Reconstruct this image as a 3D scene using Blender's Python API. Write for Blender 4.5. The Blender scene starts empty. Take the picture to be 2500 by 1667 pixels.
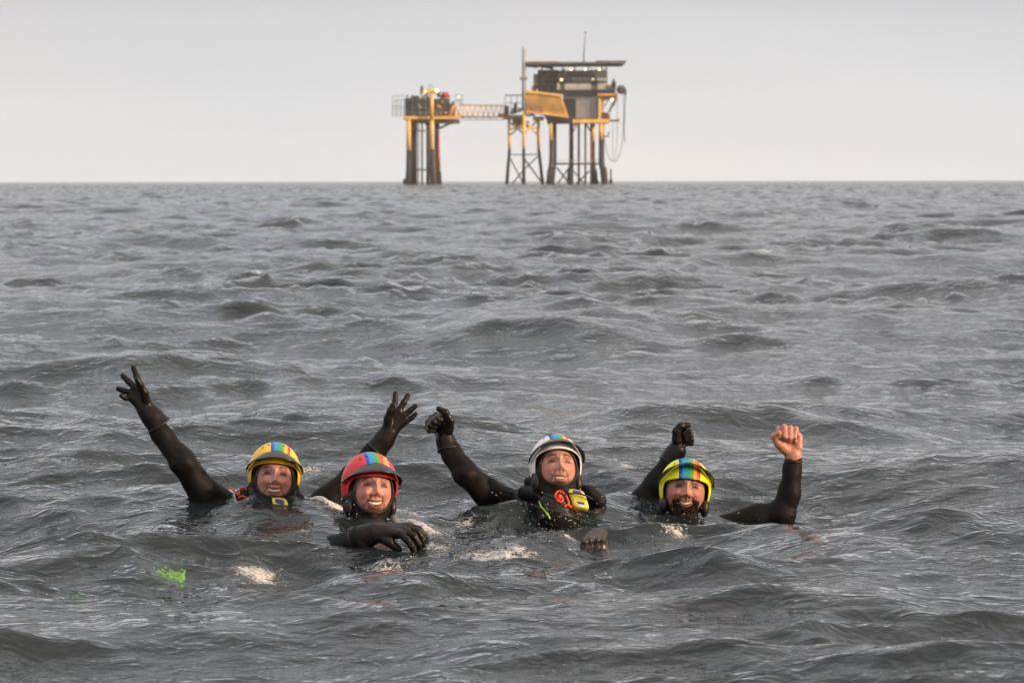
import bpy, bmesh, math, random
import numpy as np
from mathutils import Vector, Matrix

SC = bpy.context.scene
COL = SC.collection
R = math.radians

# ------------------------------------------------------------------ camera
FPX = 6500.0                      # focal length in photograph pixels (2500 wide)
HCAM = 1.25                       # lens height over the mean sea level
HOR = 441.0                       # photograph row of the true horizon
PITCH = math.atan((833.5 - HOR) / FPX)
ROLL = R(0.10)
cam_d = bpy.data.cameras.new('camera')
cam = bpy.data.objects.new('camera', cam_d)
COL.objects.link(cam)
SC.camera = cam
cam_d.sensor_width = 36.0
cam_d.lens = FPX / 2500.0 * 36.0
cam_d.clip_start = 0.1
cam_d.clip_end = 30000.0
cam.location = (0, 0, HCAM)
cam.rotation_euler = (R(90) - PITCH, 0, 0)
cam.rotation_euler = (Matrix.Rotation(R(90) - PITCH, 3, 'X') @ Matrix.Rotation(-ROLL, 3, 'Z')).to_euler()
cam_d.dof.use_dof = True
cam_d.dof.focus_distance = 9.8
cam_d.dof.aperture_fstop = 9.0

CR = np.array(Matrix.Rotation(R(90) - PITCH, 3, 'X') @ Matrix.Rotation(-ROLL, 3, 'Z'))


def P(px, py, d):
    """point of the place seen at photograph pixel (px, py), d metres ahead (along +Y)"""
    v = CR @ np.array([(px - 1250.0) / FPX, (833.5 - py) / FPX, -1.0])
    return np.array([0, 0, HCAM]) + v * (d / v[1])


# ------------------------------------------------------------------ world, sun, exposure
SUN_EL, SUN_AZ = R(14.0), R(113.0)       # azimuth measured from +Y towards +X
sun_dir = Vector((math.sin(SUN_AZ) * math.cos(SUN_EL), math.cos(SUN_AZ) * math.cos(SUN_EL), math.sin(SUN_EL)))
world = bpy.data.worlds.new('World')
SC.world = world
world.use_nodes = True
wn, wl = world.node_tree.nodes, world.node_tree.links
wn.clear()
w_out = wn.new('ShaderNodeOutputWorld')
w_sky = wn.new('ShaderNodeTexSky')
w_sky.sky_type = 'NISHITA'
w_sky.sun_disc = False
w_sky.sun_elevation = SUN_EL
w_sky.sun_rotation = SUN_AZ
w_sky.air_density = 1.6
w_sky.dust_density = 5.0
w_bg1 = wn.new('ShaderNodeBackground')
w_bg1.inputs['Strength'].default_value = 0.09
wl.new(w_sky.outputs[0], w_bg1.inputs['Color'])
w_tc = wn.new('ShaderNodeTexCoord')
w_sep = wn.new('ShaderNodeSeparateXYZ')
wl.new(w_tc.outputs['Generated'], w_sep.inputs[0])
w_ramp = wn.new('ShaderNodeValToRGB')
cr = w_ramp.color_ramp
cr.elements[0].position = 0.0
cr.elements[0].color = (0.955, 0.955, 0.95, 1)
cr.elements[1].position = 1.0
cr.elements[1].color = (1.22, 1.23, 1.25, 1)
for pos, c in ((0.03, (0.87, 0.88, 0.885)), (0.07, (0.695, 0.71, 0.735)), (0.16, (0.71, 0.73, 0.765)), (0.45, (0.82, 0.84, 0.875)), (0.75, (1.08, 1.09, 1.12))):
    e = cr.elements.new(pos)
    e.color = (*c, 1)
w_map = wn.new('ShaderNodeMapping')
w_map.inputs['Scale'].default_value = (2.2, 2.2, 16.0)
wl.new(w_tc.outputs['Generated'], w_map.inputs['Vector'])
w_noise = wn.new('ShaderNodeTexNoise')
w_noise.inputs['Scale'].default_value = 1.4
w_noise.inputs['Detail'].default_value = 4.0
wl.new(w_map.outputs[0], w_noise.inputs['Vector'])
w_nr = wn.new('ShaderNodeMapRange')
w_nr.inputs['From Min'].default_value = 0.3
w_nr.inputs['From Max'].default_value = 0.7
w_nr.inputs['To Min'].default_value = 0.955
w_nr.inputs['To Max'].default_value = 1.04
wl.new(w_noise.outputs['Fac'], w_nr.inputs['Value'])
w_add = wn.new('ShaderNodeMath')
w_add.operation = 'ABSOLUTE'
wl.new(w_sep.outputs['Z'], w_add.inputs[0])
wl.new(w_add.outputs[0], w_ramp.inputs[0])
w_mul = wn.new('ShaderNodeMix')
w_mul.data_type = 'RGBA'
w_mul.blend_type = 'MULTIPLY'
w_mul.inputs[0].default_value = 1.0
wl.new(w_ramp.outputs[0], w_mul.inputs[6])
wl.new(w_nr.outputs[0], w_mul.inputs[7])
# the cloud is warmer and a little brighter towards the low sun
w_dot = wn.new('ShaderNodeVectorMath')
w_dot.operation = 'DOT_PRODUCT'
wl.new(w_tc.outputs['Generated'], w_dot.inputs[0])
w_dot.inputs[1].default_value = (sun_dir.x, sun_dir.y, 0.10)
w_wr = wn.new('ShaderNodeMapRange')
w_wr.interpolation_type = 'SMOOTHSTEP'
w_wr.inputs['From Min'].default_value = -0.22
w_wr.inputs['From Max'].default_value = 1.0
wl.new(w_dot.outputs['Value'], w_wr.inputs['Value'])
w_warm = wn.new('ShaderNodeMix')
w_warm.data_type = 'RGBA'
w_warm.blend_type = 'MULTIPLY'
wl.new(w_wr.outputs[0], w_warm.inputs[0])
wl.new(w_mul.outputs[2], w_warm.inputs[6])
w_warm.inputs[7].default_value = (1.60, 1.12, 0.80, 1)
# broken overcast higher up: the cloud swings softly between cool grey and a warm pinkish white
w_n2 = wn.new('ShaderNodeTexNoise')
w_n2.inputs['Scale'].default_value = 3.2
w_n2.inputs['Detail'].default_value = 4.0
wl.new(w_tc.outputs['Generated'], w_n2.inputs['Vector'])
w_c2 = wn.new('ShaderNodeValToRGB')
w_c2.color_ramp.elements[0].position = 0.38
w_c2.color_ramp.elements[0].color = (0.90, 0.95, 1.03, 1)
w_c2.color_ramp.elements[1].position = 0.62
w_c2.color_ramp.elements[1].color = (1.13, 1.02, 0.95, 1)
wl.new(w_n2.outputs['Fac'], w_c2.inputs[0])
w_e = wn.new('ShaderNodeMapRange')
w_e.inputs['From Max'].default_value = 0.22
w_e.inputs['To Min'].default_value = 0.25
wl.new(w_add.outputs[0], w_e.inputs['Value'])
w_m2 = wn.new('ShaderNodeMix')
w_m2.data_type = 'RGBA'
w_m2.blend_type = 'MULTIPLY'
wl.new(w_e.outputs[0], w_m2.inputs[0])
wl.new(w_warm.outputs[2], w_m2.inputs[6])
wl.new(w_c2.outputs[0], w_m2.inputs[7])
w_bg2 = wn.new('ShaderNodeBackground')
w_bg2.inputs['Strength'].default_value = 1.0
wl.new(w_m2.outputs[2], w_bg2.inputs['Color'])
w_mix = wn.new('ShaderNodeMixShader')
w_mix.inputs[0].default_value = 0.9
wl.new(w_bg1.outputs[0], w_mix.inputs[1])
wl.new(w_bg2.outputs[0], w_mix.inputs[2])
wl.new(w_mix.outputs[0], w_out.inputs['Surface'])

sun_d = bpy.data.lights.new('sun', 'SUN')
sun_d.energy = 4.6
sun_d.angle = R(3.0)
sun_d.color = (1.0, 0.70, 0.45)
sun = bpy.data.objects.new('sun', sun_d)
COL.objects.link(sun)
sun.rotation_euler = (-sun_dir).to_track_quat('-Z', 'Y').to_euler()

SC.view_settings.view_transform = 'Standard'
SC.view_settings.look = 'None'
SC.view_settings.exposure = 0.0
SC.view_settings.gamma = 1.0
SC.view_settings.use_curve_mapping = False
SC.cycles.max_bounces = 8
SC.cycles.transparent_max_bounces = 12
SC.cycles.caustics_reflective = False
SC.cycles.caustics_refractive = False
SC.cycles.use_denoising = True


# ------------------------------------------------------------------ helpers
def tag(o, label=None, cat=None, group=None, kind=None):
    if label:
        o['label'] = label
    if cat:
        o['category'] = cat
    if group:
        o['group'] = group
    if kind:
        o['kind'] = kind
    return o


def link(name, me, parent=None, mats=()):
    o = bpy.data.objects.new(name, me)
    COL.objects.link(o)
    for m in mats:
        me.materials.append(m)
    if parent is not None:
        o.parent = parent
    return o


def empty(name, loc=(0, 0, 0)):
    o = bpy.data.objects.new(name, None)
    COL.objects.link(o)
    o.location = loc
    o.empty_display_size = 0.1
    return o


def mesh_np(name, verts, faces, smooth=True):
    """mesh from an (n,3) array and an (m,3|4) int array, or a list of such face arrays"""
    me = bpy.data.meshes.new(name)
    verts = np.asarray(verts, dtype=np.float32)
    fl = faces if isinstance(faces, list) else [faces]
    fl = [np.asarray(f, dtype=np.int32) for f in fl if len(f)]
    loops = np.concatenate([f.ravel() for f in fl])
    sizes = np.concatenate([np.full(len(f), f.shape[1], dtype=np.int32) for f in fl])
    starts = np.concatenate([[0], np.cumsum(sizes)[:-1]]).astype(np.int32)
    me.vertices.add(len(verts))
    me.vertices.foreach_set('co', verts.ravel())
    me.loops.add(len(loops))
    me.loops.foreach_set('vertex_index', loops)
    me.polygons.add(len(sizes))
    me.polygons.foreach_set('loop_start', starts)
    me.polygons.foreach_set('loop_total', sizes)
    me.polygons.foreach_set('use_smooth', np.full(len(sizes), bool(smooth)))
    me.update(calc_edges=True)
    me.validate()
    return me


def attr(me, name, vals):
    a = me.attributes.new(name, 'FLOAT', 'POINT')
    a.data.foreach_set('value', np.asarray(vals, dtype=np.float32).ravel())


def cattr(me, name, rgb):
    a = me.attributes.new(name, 'FLOAT_COLOR', 'POINT')
    rgba = np.ones((len(rgb), 4), dtype=np.float32)
    rgba[:, :3] = rgb
    a.data.foreach_set('color', rgba.ravel())


def mat(name, col, rough=0.5, metal=0.0, spec=0.5, noise=0.0, nscale=30.0, bump=0.0, bscale=200.0, emit=None, estr=0.0, coat=0.0, sss=0.0):
    m = bpy.data.materials.new(name)
    m.use_nodes = True
    n, l = m.node_tree.nodes, m.node_tree.links
    b = n['Principled BSDF']
    b.inputs['Base Color'].default_value = (*col, 1)
    b.inputs['Roughness'].default_value = rough
    b.inputs['Metallic'].default_value = metal
    b.inputs['Specular IOR Level'].default_value = spec
    b.inputs['Coat Weight'].default_value = coat
    if sss:
        b.inputs['Subsurface Weight'].default_value = sss
        b.inputs['Subsurface Radius'].default_value = (0.008, 0.003, 0.0015)
        b.inputs['Subsurface Scale'].default_value = 1.0
    if emit:
        b.inputs['Emission Color'].default_value = (*emit, 1)
        b.inputs['Emission Strength'].default_value = estr
    if noise or bump:
        tc = n.new('ShaderNodeTexCoord')
    if noise:
        t = n.new('ShaderNodeTexNoise')
        t.inputs['Scale'].default_value = nscale
        t.inputs['Detail'].default_value = 5
        l.new(tc.outputs['Object'], t.inputs['Vector'])
        r = n.new('ShaderNodeMapRange')
        r.inputs['From Min'].default_value = 0.3
        r.inputs['From Max'].default_value = 0.7
        r.inputs['To Min'].default_value = 1 - noise
        r.inputs['To Max'].default_value = 1 + noise
        l.new(t.outputs['Fac'], r.inputs['Value'])
        mx = n.new('ShaderNodeMix')
        mx.data_type = 'RGBA'
        mx.blend_type = 'MULTIPLY'
        mx.inputs[0].default_value = 1
        mx.inputs[6].default_value = (*col, 1)
        l.new(r.outputs[0], mx.inputs[7])
        l.new(mx.outputs[2], b.inputs['Base Color'])
        r2 = n.new('ShaderNodeMapRange')
        r2.inputs['From Min'].default_value = 0.3
        r2.inputs['From Max'].default_value = 0.7
        r2.inputs['To Min'].default_value = max(0.02, rough - 0.08)
        r2.inputs['To Max'].default_value = min(1, rough + 0.08)
        l.new(t.outputs['Fac'], r2.inputs['Value'])
        l.new(r2.outputs[0], b.inputs['Roughness'])
    if bump:
        t2 = n.new('ShaderNodeTexNoise')
        t2.inputs['Scale'].default_value = bscale
        t2.inputs['Detail'].default_value = 4
        l.new(tc.outputs['Object'], t2.inputs['Vector'])
        bp = n.new('ShaderNodeBump')
        bp.inputs['Strength'].default_value = bump
        bp.inputs['Distance'].default_value = 0.002
        l.new(t2.outputs['Fac'], bp.inputs['Height'])
        l.new(bp.outputs[0], b.inputs['Normal'])
    return m


# ------------------------------------------------------------------ sea
rng = np.random.default_rng(7)

# mean water level (m) where each swimmer floats: the swell slopes down to the right
ANCHORS = [(-0.87, 9.55, 0.094), (-1.16, 9.75, 0.080), (-0.72, 9.93, 0.035), (-0.49, 9.42, 0.040), (-0.42, 9.0, 0.003), (0.02, 10.0, 0.030), (0.18, 9.82, 0.008),
           (0.30, 9.15, -0.012), (0.64, 10.08, -0.042), (0.52, 10.4, 0.010), (1.03, 10.15, -0.062), (0.86, 10.2, -0.058), (-0.88, 9.22, 0.036), (-0.85, 8.92, 0.006), (-1.18, 9.35, 0.045), (-0.10, 9.3, 0.005), (0.68, 9.7, -0.045), (-1.12, 8.62, 0.015), (-1.10, 8.28, -0.025), (-1.27, 8.10, -0.005)]
FOAMS = []       # (x, y, radius, strength)
RIDGES = []      # (x, y, angle, half length, half width, height)


def build_waves():
    W = []
    lam = 0.115
    while lam < 26:
        n = 7 if lam < 4 else 5
        for i in range(n):
            L = lam * (1 + 0.22 * rng.random())
            k = 2 * math.pi / L
            # waves run mainly along the view, towards the camera, fanned out
            spread = 1.05 if L < 1.2 else (0.75 if L < 5 else 0.5)
            th = -math.pi / 2 + 0.35 + rng.normal() * spread
            if L < 0.4:
                s = 0.100
            elif L < 1.1:
                s = 0.120
            elif L < 2.5:
                s = 0.055
            elif L < 10:
                s = 0.023
            else:
                s = 0.008
            a = s / k * math.sqrt(2.0 / n) * (0.6 + 0.8 * rng.random())
            W.append((k, th, a, rng.random() * 2 * math.pi, L))
        lam *= 1.24
    return W


WAVES = build_waves()


def lowfreq(x, y, seed, base, n=10):
    r2 = np.random.default_rng(seed)
    out = np.zeros_like(x)
    for i in range(n):
        L = base * (0.6 + 1.2 * r2.random())
        th = r2.random() * math.pi
        out += np.sin(2 * math.pi / L * (x * math.cos(th) * 0.55 + y * math.sin(th)) + r2.random() * 6.28).astype(np.float32)
    return out / math.sqrt(n / 2)


def sea_disp(x, y, dr, dt):
    """displacement of the calm-water point (x, y); dr, dt: mesh spacing there"""
    x = x.astype(np.float32)
    y = y.astype(np.float32)
    near = np.zeros_like(x)
    wz = np.zeros_like(x)
    ws = np.full_like(x, 0.03)
    for ax, ay, az in ANCHORS:
        d2 = (x - ax) ** 2 + ((y - ay) * 0.8) ** 2
        near = np.maximum(near, np.exp(-d2 / 0.50 ** 2))
        w = np.exp(-d2 / 0.26 ** 2)
        wz += w * az
        ws += w
    off = wz / ws
    r = np.hypot(x, y)
    # wind comes in cat's paws: mostly gentle water with scattered steep little packets
    pks = []
    for sd, base in ((3, 1.25), (13, 3.1), (23, 6.0)):
        g = np.clip(lowfreq(x, y, sd, base, 14), 0, 1.3)
        pks.append({3: 0.48 + 0.55 * g * g, 13: 0.55 + 0.28 * g * g, 23: 0.75 + 0.15 * g * g}[sd])
    gust = np.clip(0.85 + 0.40 * lowfreq(x, y, 5, 7.0), 0.3, 1.7)
    # the chop is shorter in the lee close to the lens and freer further out
    open_sea = 1 + 0.75 * np.clip((r - 20) / 50, 0, 1)
    # a smoother slick to the right behind the swimmers
    slick = 1 - 0.55 * np.exp(-(((x - 1.6) / 2.6) ** 2 + ((y - 18.0) / 5.0) ** 2)) - 0.35 * np.exp(-(((x + 0.1) / 1.6) ** 2 + ((y - 7.3) / 0.55) ** 2))
    ox = np.zeros_like(x)
    oy = np.zeros_like(x)
    oz = np.zeros_like(x)
    for k, th, a, ph, L in WAVES:
        c, s = math.cos(th), math.sin(th)
        step = np.abs(c) * dt + np.abs(s) * dr
        fade = np.clip(L / (2.2 * step) - 0.6, 0, 1)
        if L > 0.45:
            fade = np.maximum(fade, (0.75 if L < 2.5 else 0.55) * np.clip((1400 - r) / 900, 0, 1))
        if fade.max() <= 0:
            continue
        amp = a * fade
        q = 0.9
        if L < 0.4:
            amp = amp * (0.35 + 0.65 * pks[0]) * gust * slick * (1 + 0.55 * near)
        elif L < 1.1:
            amp = amp * pks[0] * gust * slick * (1 - 0.15 * near)
            q = 1.05
        elif L < 2.5:
            amp = amp * pks[1] * slick * (1 - 0.80 * near) * open_sea
            q = 1.3
        elif L < 6:
            amp = amp * pks[2] * (1 - 0.90 * near) * open_sea
            q = 1.2
        else:
            amp = amp * (1 - 0.92 * near)
        p = (k * c) * x + (k * s) * y + ph
        sn = np.sin(p)
        oz += amp * np.cos(p)
        q = q * amp
        ox -= c * q * sn
        oy -= s * q * sn
    oz += off
    for rx, ry, ang, hl, hw, hh in RIDGES:
        u = (x - rx) * math.cos(ang) + (y - ry) * math.sin(ang)
        v = -(x - rx) * math.sin(ang) + (y - ry) * math.cos(ang)
        v = v + 0.25 * hw * np.sin(u / hl * 3.1 + rx)
        ur = np.exp(-(u / hl) ** 2)
        # steep on the near side, long behind
        prof = np.where(v < 0, np.exp(-(v / (hw * 0.55)) ** 2), np.exp(-(v / (hw * 1.5)) ** 2))
        oz += hh * ur * prof
    # churned water where the foam is
    fm = np.zeros_like(x)
    for fx, fy, fr, fs in FOAMS:
        d2 = ((x - fx) / fr) ** 2 + ((y - fy) / (fr * 0.75)) ** 2
        fm = np.maximum(fm, fs * np.exp(-d2))
    sel = fm > 0.02
    if sel.any():
        xs, ys = x[sel], y[sel]
        n1 = np.zeros_like(xs)
        r3 = np.random.default_rng(11)
        for i in range(26):
            L = 0.05 * (1.06 ** i) * 1.4
            th = r3.random() * 6.28
            n1 += np.abs(np.sin(math.pi / L * (xs * math.cos(th) + ys * math.sin(th)) + r3.random() * 6.28)) * L
        oz[sel] += (n1 - n1.mean()) * 0.055 * fm[sel]
    return ox, oy, oz, fm


def ridge_px(px, py, ang, hl, hw, hh):
    d = HCAM * FPX / (py - HOR)
    RIDGES.append(((px - 1250) / FPX * d, d, ang, hl, hw, hh))


ridge_px(1345, 805, 0.10, 0.75, 0.9, 0.17)
ridge_px(1290, 815, -0.35, 1.7, 1.3, 0.10)
ridge_px(1690, 1015, 0.22, 0.80, 0.42, 0.13)
ridge_px(1540, 1035, 0.45, 0.50, 0.35, 0.07)
ridge_px(2050, 1020, -0.45, 0.5, 0.35, 0.08)
ridge_px(1640, 770, 0.3, 1.2, 0.9, 0.09)
ridge_px(1900, 640, 0.1, 2.4, 1.6, 0.12)
ridge_px(1560, 690, 0.35, 1.4, 1.0, 0.08)
ridge_px(2090, 545, 0.0, 3.2, 2.4, 0.24)
ridge_px(420, 890, 0.35, 0.9, 0.5, 0.10)
ridge_px(330, 1165, 0.35, 0.45, 0.30, 0.08)
ridge_px(200, 560, -0.05, 3.5, 2.2, 0.12)
ridge_px(380, 1350, 0.1, 0.40, 0.24, 0.055)
ridge_px(210, 1395, 0.0, 0.30, 0.20, 0.04)
ridge_px(730, 1560, 0.15, 0.25, 0.20, 0.035)
ridge_px(1950, 1590, 0.1, 0.45, 0.25, 0.05)
ridge_px(2300, 1340, -0.1, 0.5, 0.25, 0.05)


def foam_px(px, py, rad, strength, z=0.0):
    d = (HCAM - z) * FPX / (py - HOR)
    FOAMS.append(((px - 1250) / FPX * d, d, rad, strength))


for a in ((860, 1275, 0.16, 0.95), (800, 1262, 0.10, 0.9), (1000, 1270, 0.14, 0.6), (1060, 1300, 0.13, 0.8), (960, 1372, 0.14, 0.8),
          (1075, 1340, 0.12, 0.7), (1210, 1355, 0.17, 1.05), (1290, 1370, 0.10, 1.05), (1150, 1365, 0.10, 0.5), (620, 1372, 0.12, 0.6),
          (1400, 1285, 0.16, 0.95), (1340, 1265, 0.14, 0.6), (1390, 1325, 0.08, 0.9), (1500, 1300, 0.07, 0.6), (760, 1190, 0.10, 0.7),
          (1655, 1310, 0.08, 0.7), (1720, 1280, 0.10, 0.5), (1590, 1280, 0.08, 0.5), (1560, 1168, 0.08, 0.55), (1660, 1412, 0.09, 0.7),
          (1130, 1275, 0.16, 0.5), (1235, 1295, 0.14, 0.45), (600, 1240, 0.10, 0.45), (690, 1240, 0.10, 0.5), (1930, 1315, 0.12, 0.3), (1200, 473, 0.6, 0.9), (760, 541, 0.35, 0.95), (1100, 495, 0.4, 0.9), (1860, 640, 0.22, 0.9)):
    foam_px(*a)


def geom(a, b, f0, f1):
    out = [a]
    while out[-1] < b:
        t = (out[-1] - a) / (b - a)
        out.append(out[-1] + f0 + (f1 - f0) * t)
    return out


SEA_FAR = 4000.0
rows = [0.3, 1.0, 2.0, 3.0, 4.0, 4.8, 5.4] + geom(5.8, 15.0, 0.018, 0.045)
while rows[-1] < SEA_FAR:
    rows.append(rows[-1] * 1.0048 if rows[-1] < 700 else rows[-1] * 1.02)
rows[-1] = SEA_FAR
rr = np.array(rows)
half = list(np.arange(0, 12.2, 0.034))
st = 0.05
while half[-1] < 180:
    half.append(half[-1] + st)
    st = min(st * 1.16, 5.0)
half[-1] = 180.0
half = np.array(half)
az = np.radians(np.concatenate([-half[1:][::-1], half[:-1]]))       # closed ring: -180 .. <180
az_n = len(az)
# settle the local water level so that the waves included it meets the wanted heights
_want = [a_[2] for a_ in ANCHORS]
_gx, _gy = np.meshgrid(np.linspace(-0.08, 0.08, 5), np.linspace(-0.08, 0.08, 5))
for _it in range(5):
    _new = []
    for a_, w_ in zip(ANCHORS, _want):
        q_ = sea_disp(a_[0] + _gx.ravel(), a_[1] + _gy.ravel(), np.full(25, 0.02, np.float32), np.full(25, 0.008, np.float32))
        _new.append((a_[0], a_[1], a_[2] + 0.8 * (w_ - float(q_[2].mean()))))
    ANCHORS[:] = _new
AZ, RR = np.meshgrid(az, rr)
DR = np.repeat(np.gradient(rr)[:, None], az_n, 1)
DT = np.repeat(np.gradient(az)[None, :], len(rr), 0) * RR
X0, Y0 = RR * np.sin(AZ), RR * np.cos(AZ)
ox, oy, oz, fm = sea_disp(X0.ravel(), Y0.ravel(), DR.ravel().astype(np.float32), DT.ravel().astype(np.float32))
V = np.stack([X0.ravel() + ox, Y0.ravel() + oy, oz], 1)
# the outer edge meets the horizon evenly
nrow = len(rr)
ii, jj = np.meshgrid(np.arange(nrow - 1), np.arange(az_n), indexing='ij')
j2 = (jj + 1) % az_n
F = np.stack([ii * az_n + jj, ii * az_n + j2, (ii + 1) * az_n + j2, (ii + 1) * az_n + jj], -1).reshape(-1, 4)
sea_me = mesh_np('sea', V, F)
attr(sea_me, 'foam', fm)
attr(sea_me, 'far', np.clip((np.log(np.maximum(RR.ravel(), 1)) - math.log(35)) / (math.log(500) - math.log(35)), 0, 1))


def sea_material():
    m = bpy.data.materials.new('sea_water')
    m.use_nodes = True
    n, l = m.node_tree.nodes, m.node_tree.links
    n.clear()
    out = n.new('ShaderNodeOutputMaterial')
    geo = n.new('ShaderNodeNewGeometry')
    # fine wind ripples: three octaves of stretched noise as relief
    mp = n.new('ShaderNodeMapping')
    mp.inputs['Rotation'].default_value = (0, 0, 0.3)
    mp.inputs['Scale'].default_value = (0.85, 1.0, 1.0)
    l.new(geo.outputs['Position'], mp.inputs['Vector'])
    nz = []
    for sc, dt, dist in ((9.0, 3.0, 0.6), (34.0, 3.0, 0.5), (2.1, 2.0, 0.8)):
        t = n.new('ShaderNodeTexNoise')
        t.inputs['Scale'].default_value = sc
        t.inputs['Detail'].default_value = dt
        t.inputs['Distortion'].default_value = dist
        l.new(mp.outputs[0], t.inputs['Vector'])
        nz.append(t)
    b0 = n.new('ShaderNodeBump')
    b0.inputs['Strength'].default_value = 0.45
    b0.inputs['Distance'].default_value = 0.09
    l.new(nz[2].outputs['Fac'], b0.inputs['Height'])
    # far water: facets too small for the mesh tilt the normal instead
    tf = n.new('ShaderNodeTexNoise')
    tf.inputs['Scale'].default_value = 0.9
    tf.inputs['Detail'].default_value = 3.0
    l.new(geo.outputs['Position'], tf.inputs['Vector'])
    fa = n.new('ShaderNodeAttribute')
    fa.attribute_name = 'far'
    v1 = n.new('ShaderNodeVectorMath')
    v1.operation = 'SUBTRACT'
    l.new(tf.outputs['Color'], v1.inputs[0])
    v1.inputs[1].default_value = (0.5, 0.5, 0.5)
    v2 = n.new('ShaderNodeVectorMath')
    v2.operation = 'SCALE'
    l.new(v1.outputs[0], v2.inputs[0])
    ms = n.new('ShaderNodeMath')
    ms.operation = 'MULTIPLY'
    l.new(fa.outputs['Fac'], ms.inputs[0])
    ms.inputs[1].default_value = 1.9
    l.new(ms.outputs[0], v2.inputs['Scale'])
    v3 = n.new('ShaderNodeVectorMath')
    v3.operation = 'ADD'
    l.new(v2.outputs[0], v3.inputs[0])
    l.new(geo.outputs['Normal'], v3.inputs[1])
    v4 = n.new('ShaderNodeVectorMath')
    v4.operation = 'NORMALIZE'
    l.new(v3.outputs[0], v4.inputs[0])
    l.new(v4.outputs[0], b0.inputs['Normal'])
    b1 = n.new('ShaderNodeBump')
    l.new(b0.outputs[0], b1.inputs['Normal'])
    b1.inputs['Strength'].default_value = 0.65
    b1.inputs['Distance'].default_value = 0.020
    rg1 = n.new('ShaderNodeMath')
    rg1.operation = 'MULTIPLY_ADD'
    l.new(nz[0].outputs['Fac'], rg1.inputs[0])
    rg1.inputs[1].default_value = 2.0
    rg1.inputs[2].default_value = -1.0
    rg2 = n.new('ShaderNodeMath')
    rg2.operation = 'ABSOLUTE'
    l.new(rg1.outputs[0], rg2.inputs[0])
    rg3 = n.new('ShaderNodeMath')
    rg3.operation = 'SUBTRACT'
    rg3.inputs[0].default_value = 1.0
    l.new(rg2.outputs[0], rg3.inputs[1])
    l.new(rg3.outputs[0], b1.inputs['Height'])
    b2 = n.new('ShaderNodeBump')
    b2.inputs['Strength'].default_value = 0.8
    b2.inputs['Distance'].default_value = 0.0055
    l.new(nz[1].outputs['Fac'], b2.inputs['Height'])
    l.new(b1.outputs[0], b2.inputs['Normal'])
    gl = n.new('ShaderNodeBsdfGlossy')
    gl.inputs['Roughness'].default_value = 0.03
    gl.inputs['Color'].default_value = (1, 1, 1, 1)
    l.new(b2.outputs[0], gl.inputs['Normal'])
    df = n.new('ShaderNodeBsdfDiffuse')
    df.inputs['Color'].default_value = (0.024, 0.037, 0.042, 1)
    tr = n.new('ShaderNodeBsdfTransparent')
    tr.inputs['Color'].default_value = (0.55, 0.66, 0.66, 1)
    mt = n.new('ShaderNodeMixShader')
    mt.inputs[0].default_value = 0.45
    l.new(df.outputs[0], mt.inputs[1])
    l.new(tr.outputs[0], mt.inputs[2])
    fr = n.new('ShaderNodeFresnel')
    fr.inputs['IOR'].default_value = 1.333
    l.new(b2.outputs[0], fr.inputs['Normal'])
    mx = n.new('ShaderNodeMixShader')
    l.new(fr.outputs[0], mx.inputs[0])
    l.new(mt.outputs[0], mx.inputs[1])
    l.new(gl.outputs[0], mx.inputs[2])
    # foam: bubbles cells broken up by noise, only where water is churned
    at = n.new('ShaderNodeAttribute')
    at.attribute_name = 'foam'
    wv = n.new('ShaderNodeTexNoise')
    wv.inputs['Scale'].default_value = 52.0
    wv.inputs['Detail'].default_value = 9.0
    wv.inputs['Roughness'].default_value = 0.74
    wv.inputs['Distortion'].default_value = 1.2
    l.new(geo.outputs['Position'], wv.inputs['Vector'])
    wb = n.new('ShaderNodeTexNoise')
    wb.inputs['Scale'].default_value = 4.0
    wb.inputs['Detail'].default_value = 2.0
    l.new(geo.outputs['Position'], wb.inputs['Vector'])
    a1 = n.new('ShaderNodeMath')
    a1.operation = 'MULTIPLY_ADD'
    l.new(wb.outputs['Fac'], a1.inputs[0])
    a1.inputs[1].default_value = 0.6
    l.new(wv.outputs['Fac'], a1.inputs[2])
    a2 = n.new('ShaderNodeMath')
    a2.operation = 'MULTIPLY_ADD'
    l.new(at.outputs['Fac'], a2.inputs[0])
    a2.inputs[1].default_value = 0.40
    l.new(a1.outputs[0], a2.inputs[2])
    e2 = n.new('ShaderNodeMapRange')
    e2.inputs['From Min'].default_value = 1.03
    e2.inputs['From Max'].default_value = 1.14
    l.new(a2.outputs[0], e2.inputs['Value'])
    e3 = n.new('ShaderNodeMath')
    e3.operation = 'MULTIPLY'
    l.new(e2.outputs[0], e3.inputs[0])
    e3.inputs[1].default_value = 0.8
    fo = n.new('ShaderNodeBsdfDiffuse')
    fo.inputs['Color'].default_value = (0.60, 0.61, 0.61, 1)
    l.new(b2.outputs[0], fo.inputs['Normal'])
    mf = n.new('ShaderNodeMixShader')
    l.new(e3.outputs[0], mf.inputs[0])
    l.new(mx.outputs[0], mf.inputs[1])
    l.new(fo.outputs[0], mf.inputs[2])
    l.new(mf.outputs[0], out.inputs['Surface'])
    return m


sea = link('sea', sea_me, None, [sea_material()])
tag(sea, 'choppy grey sea reaching to the horizon', kind='structure')

# the dark body of water below the surface
dw = mesh_np('deep_water', [(-4200, -4200, -3.0), (4200, -4200, -3.0), (4200, 4200, -3.0), (-4200, 4200, -3.0)], np.array([[0, 1, 2, 3]]))
deep = link('deep_water', dw, None, [mat('deep_water', (0.016, 0.027, 0.030), 0.9, spec=0.0)])
tag(deep, 'dark body of water under the surface', kind='structure')


# ------------------------------------------------------------------ body building kit
def cap(a, b, ra, rb, k=0.012):
    return (np.asarray(a, float), np.asarray(b, float), ra, rb, k)


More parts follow.
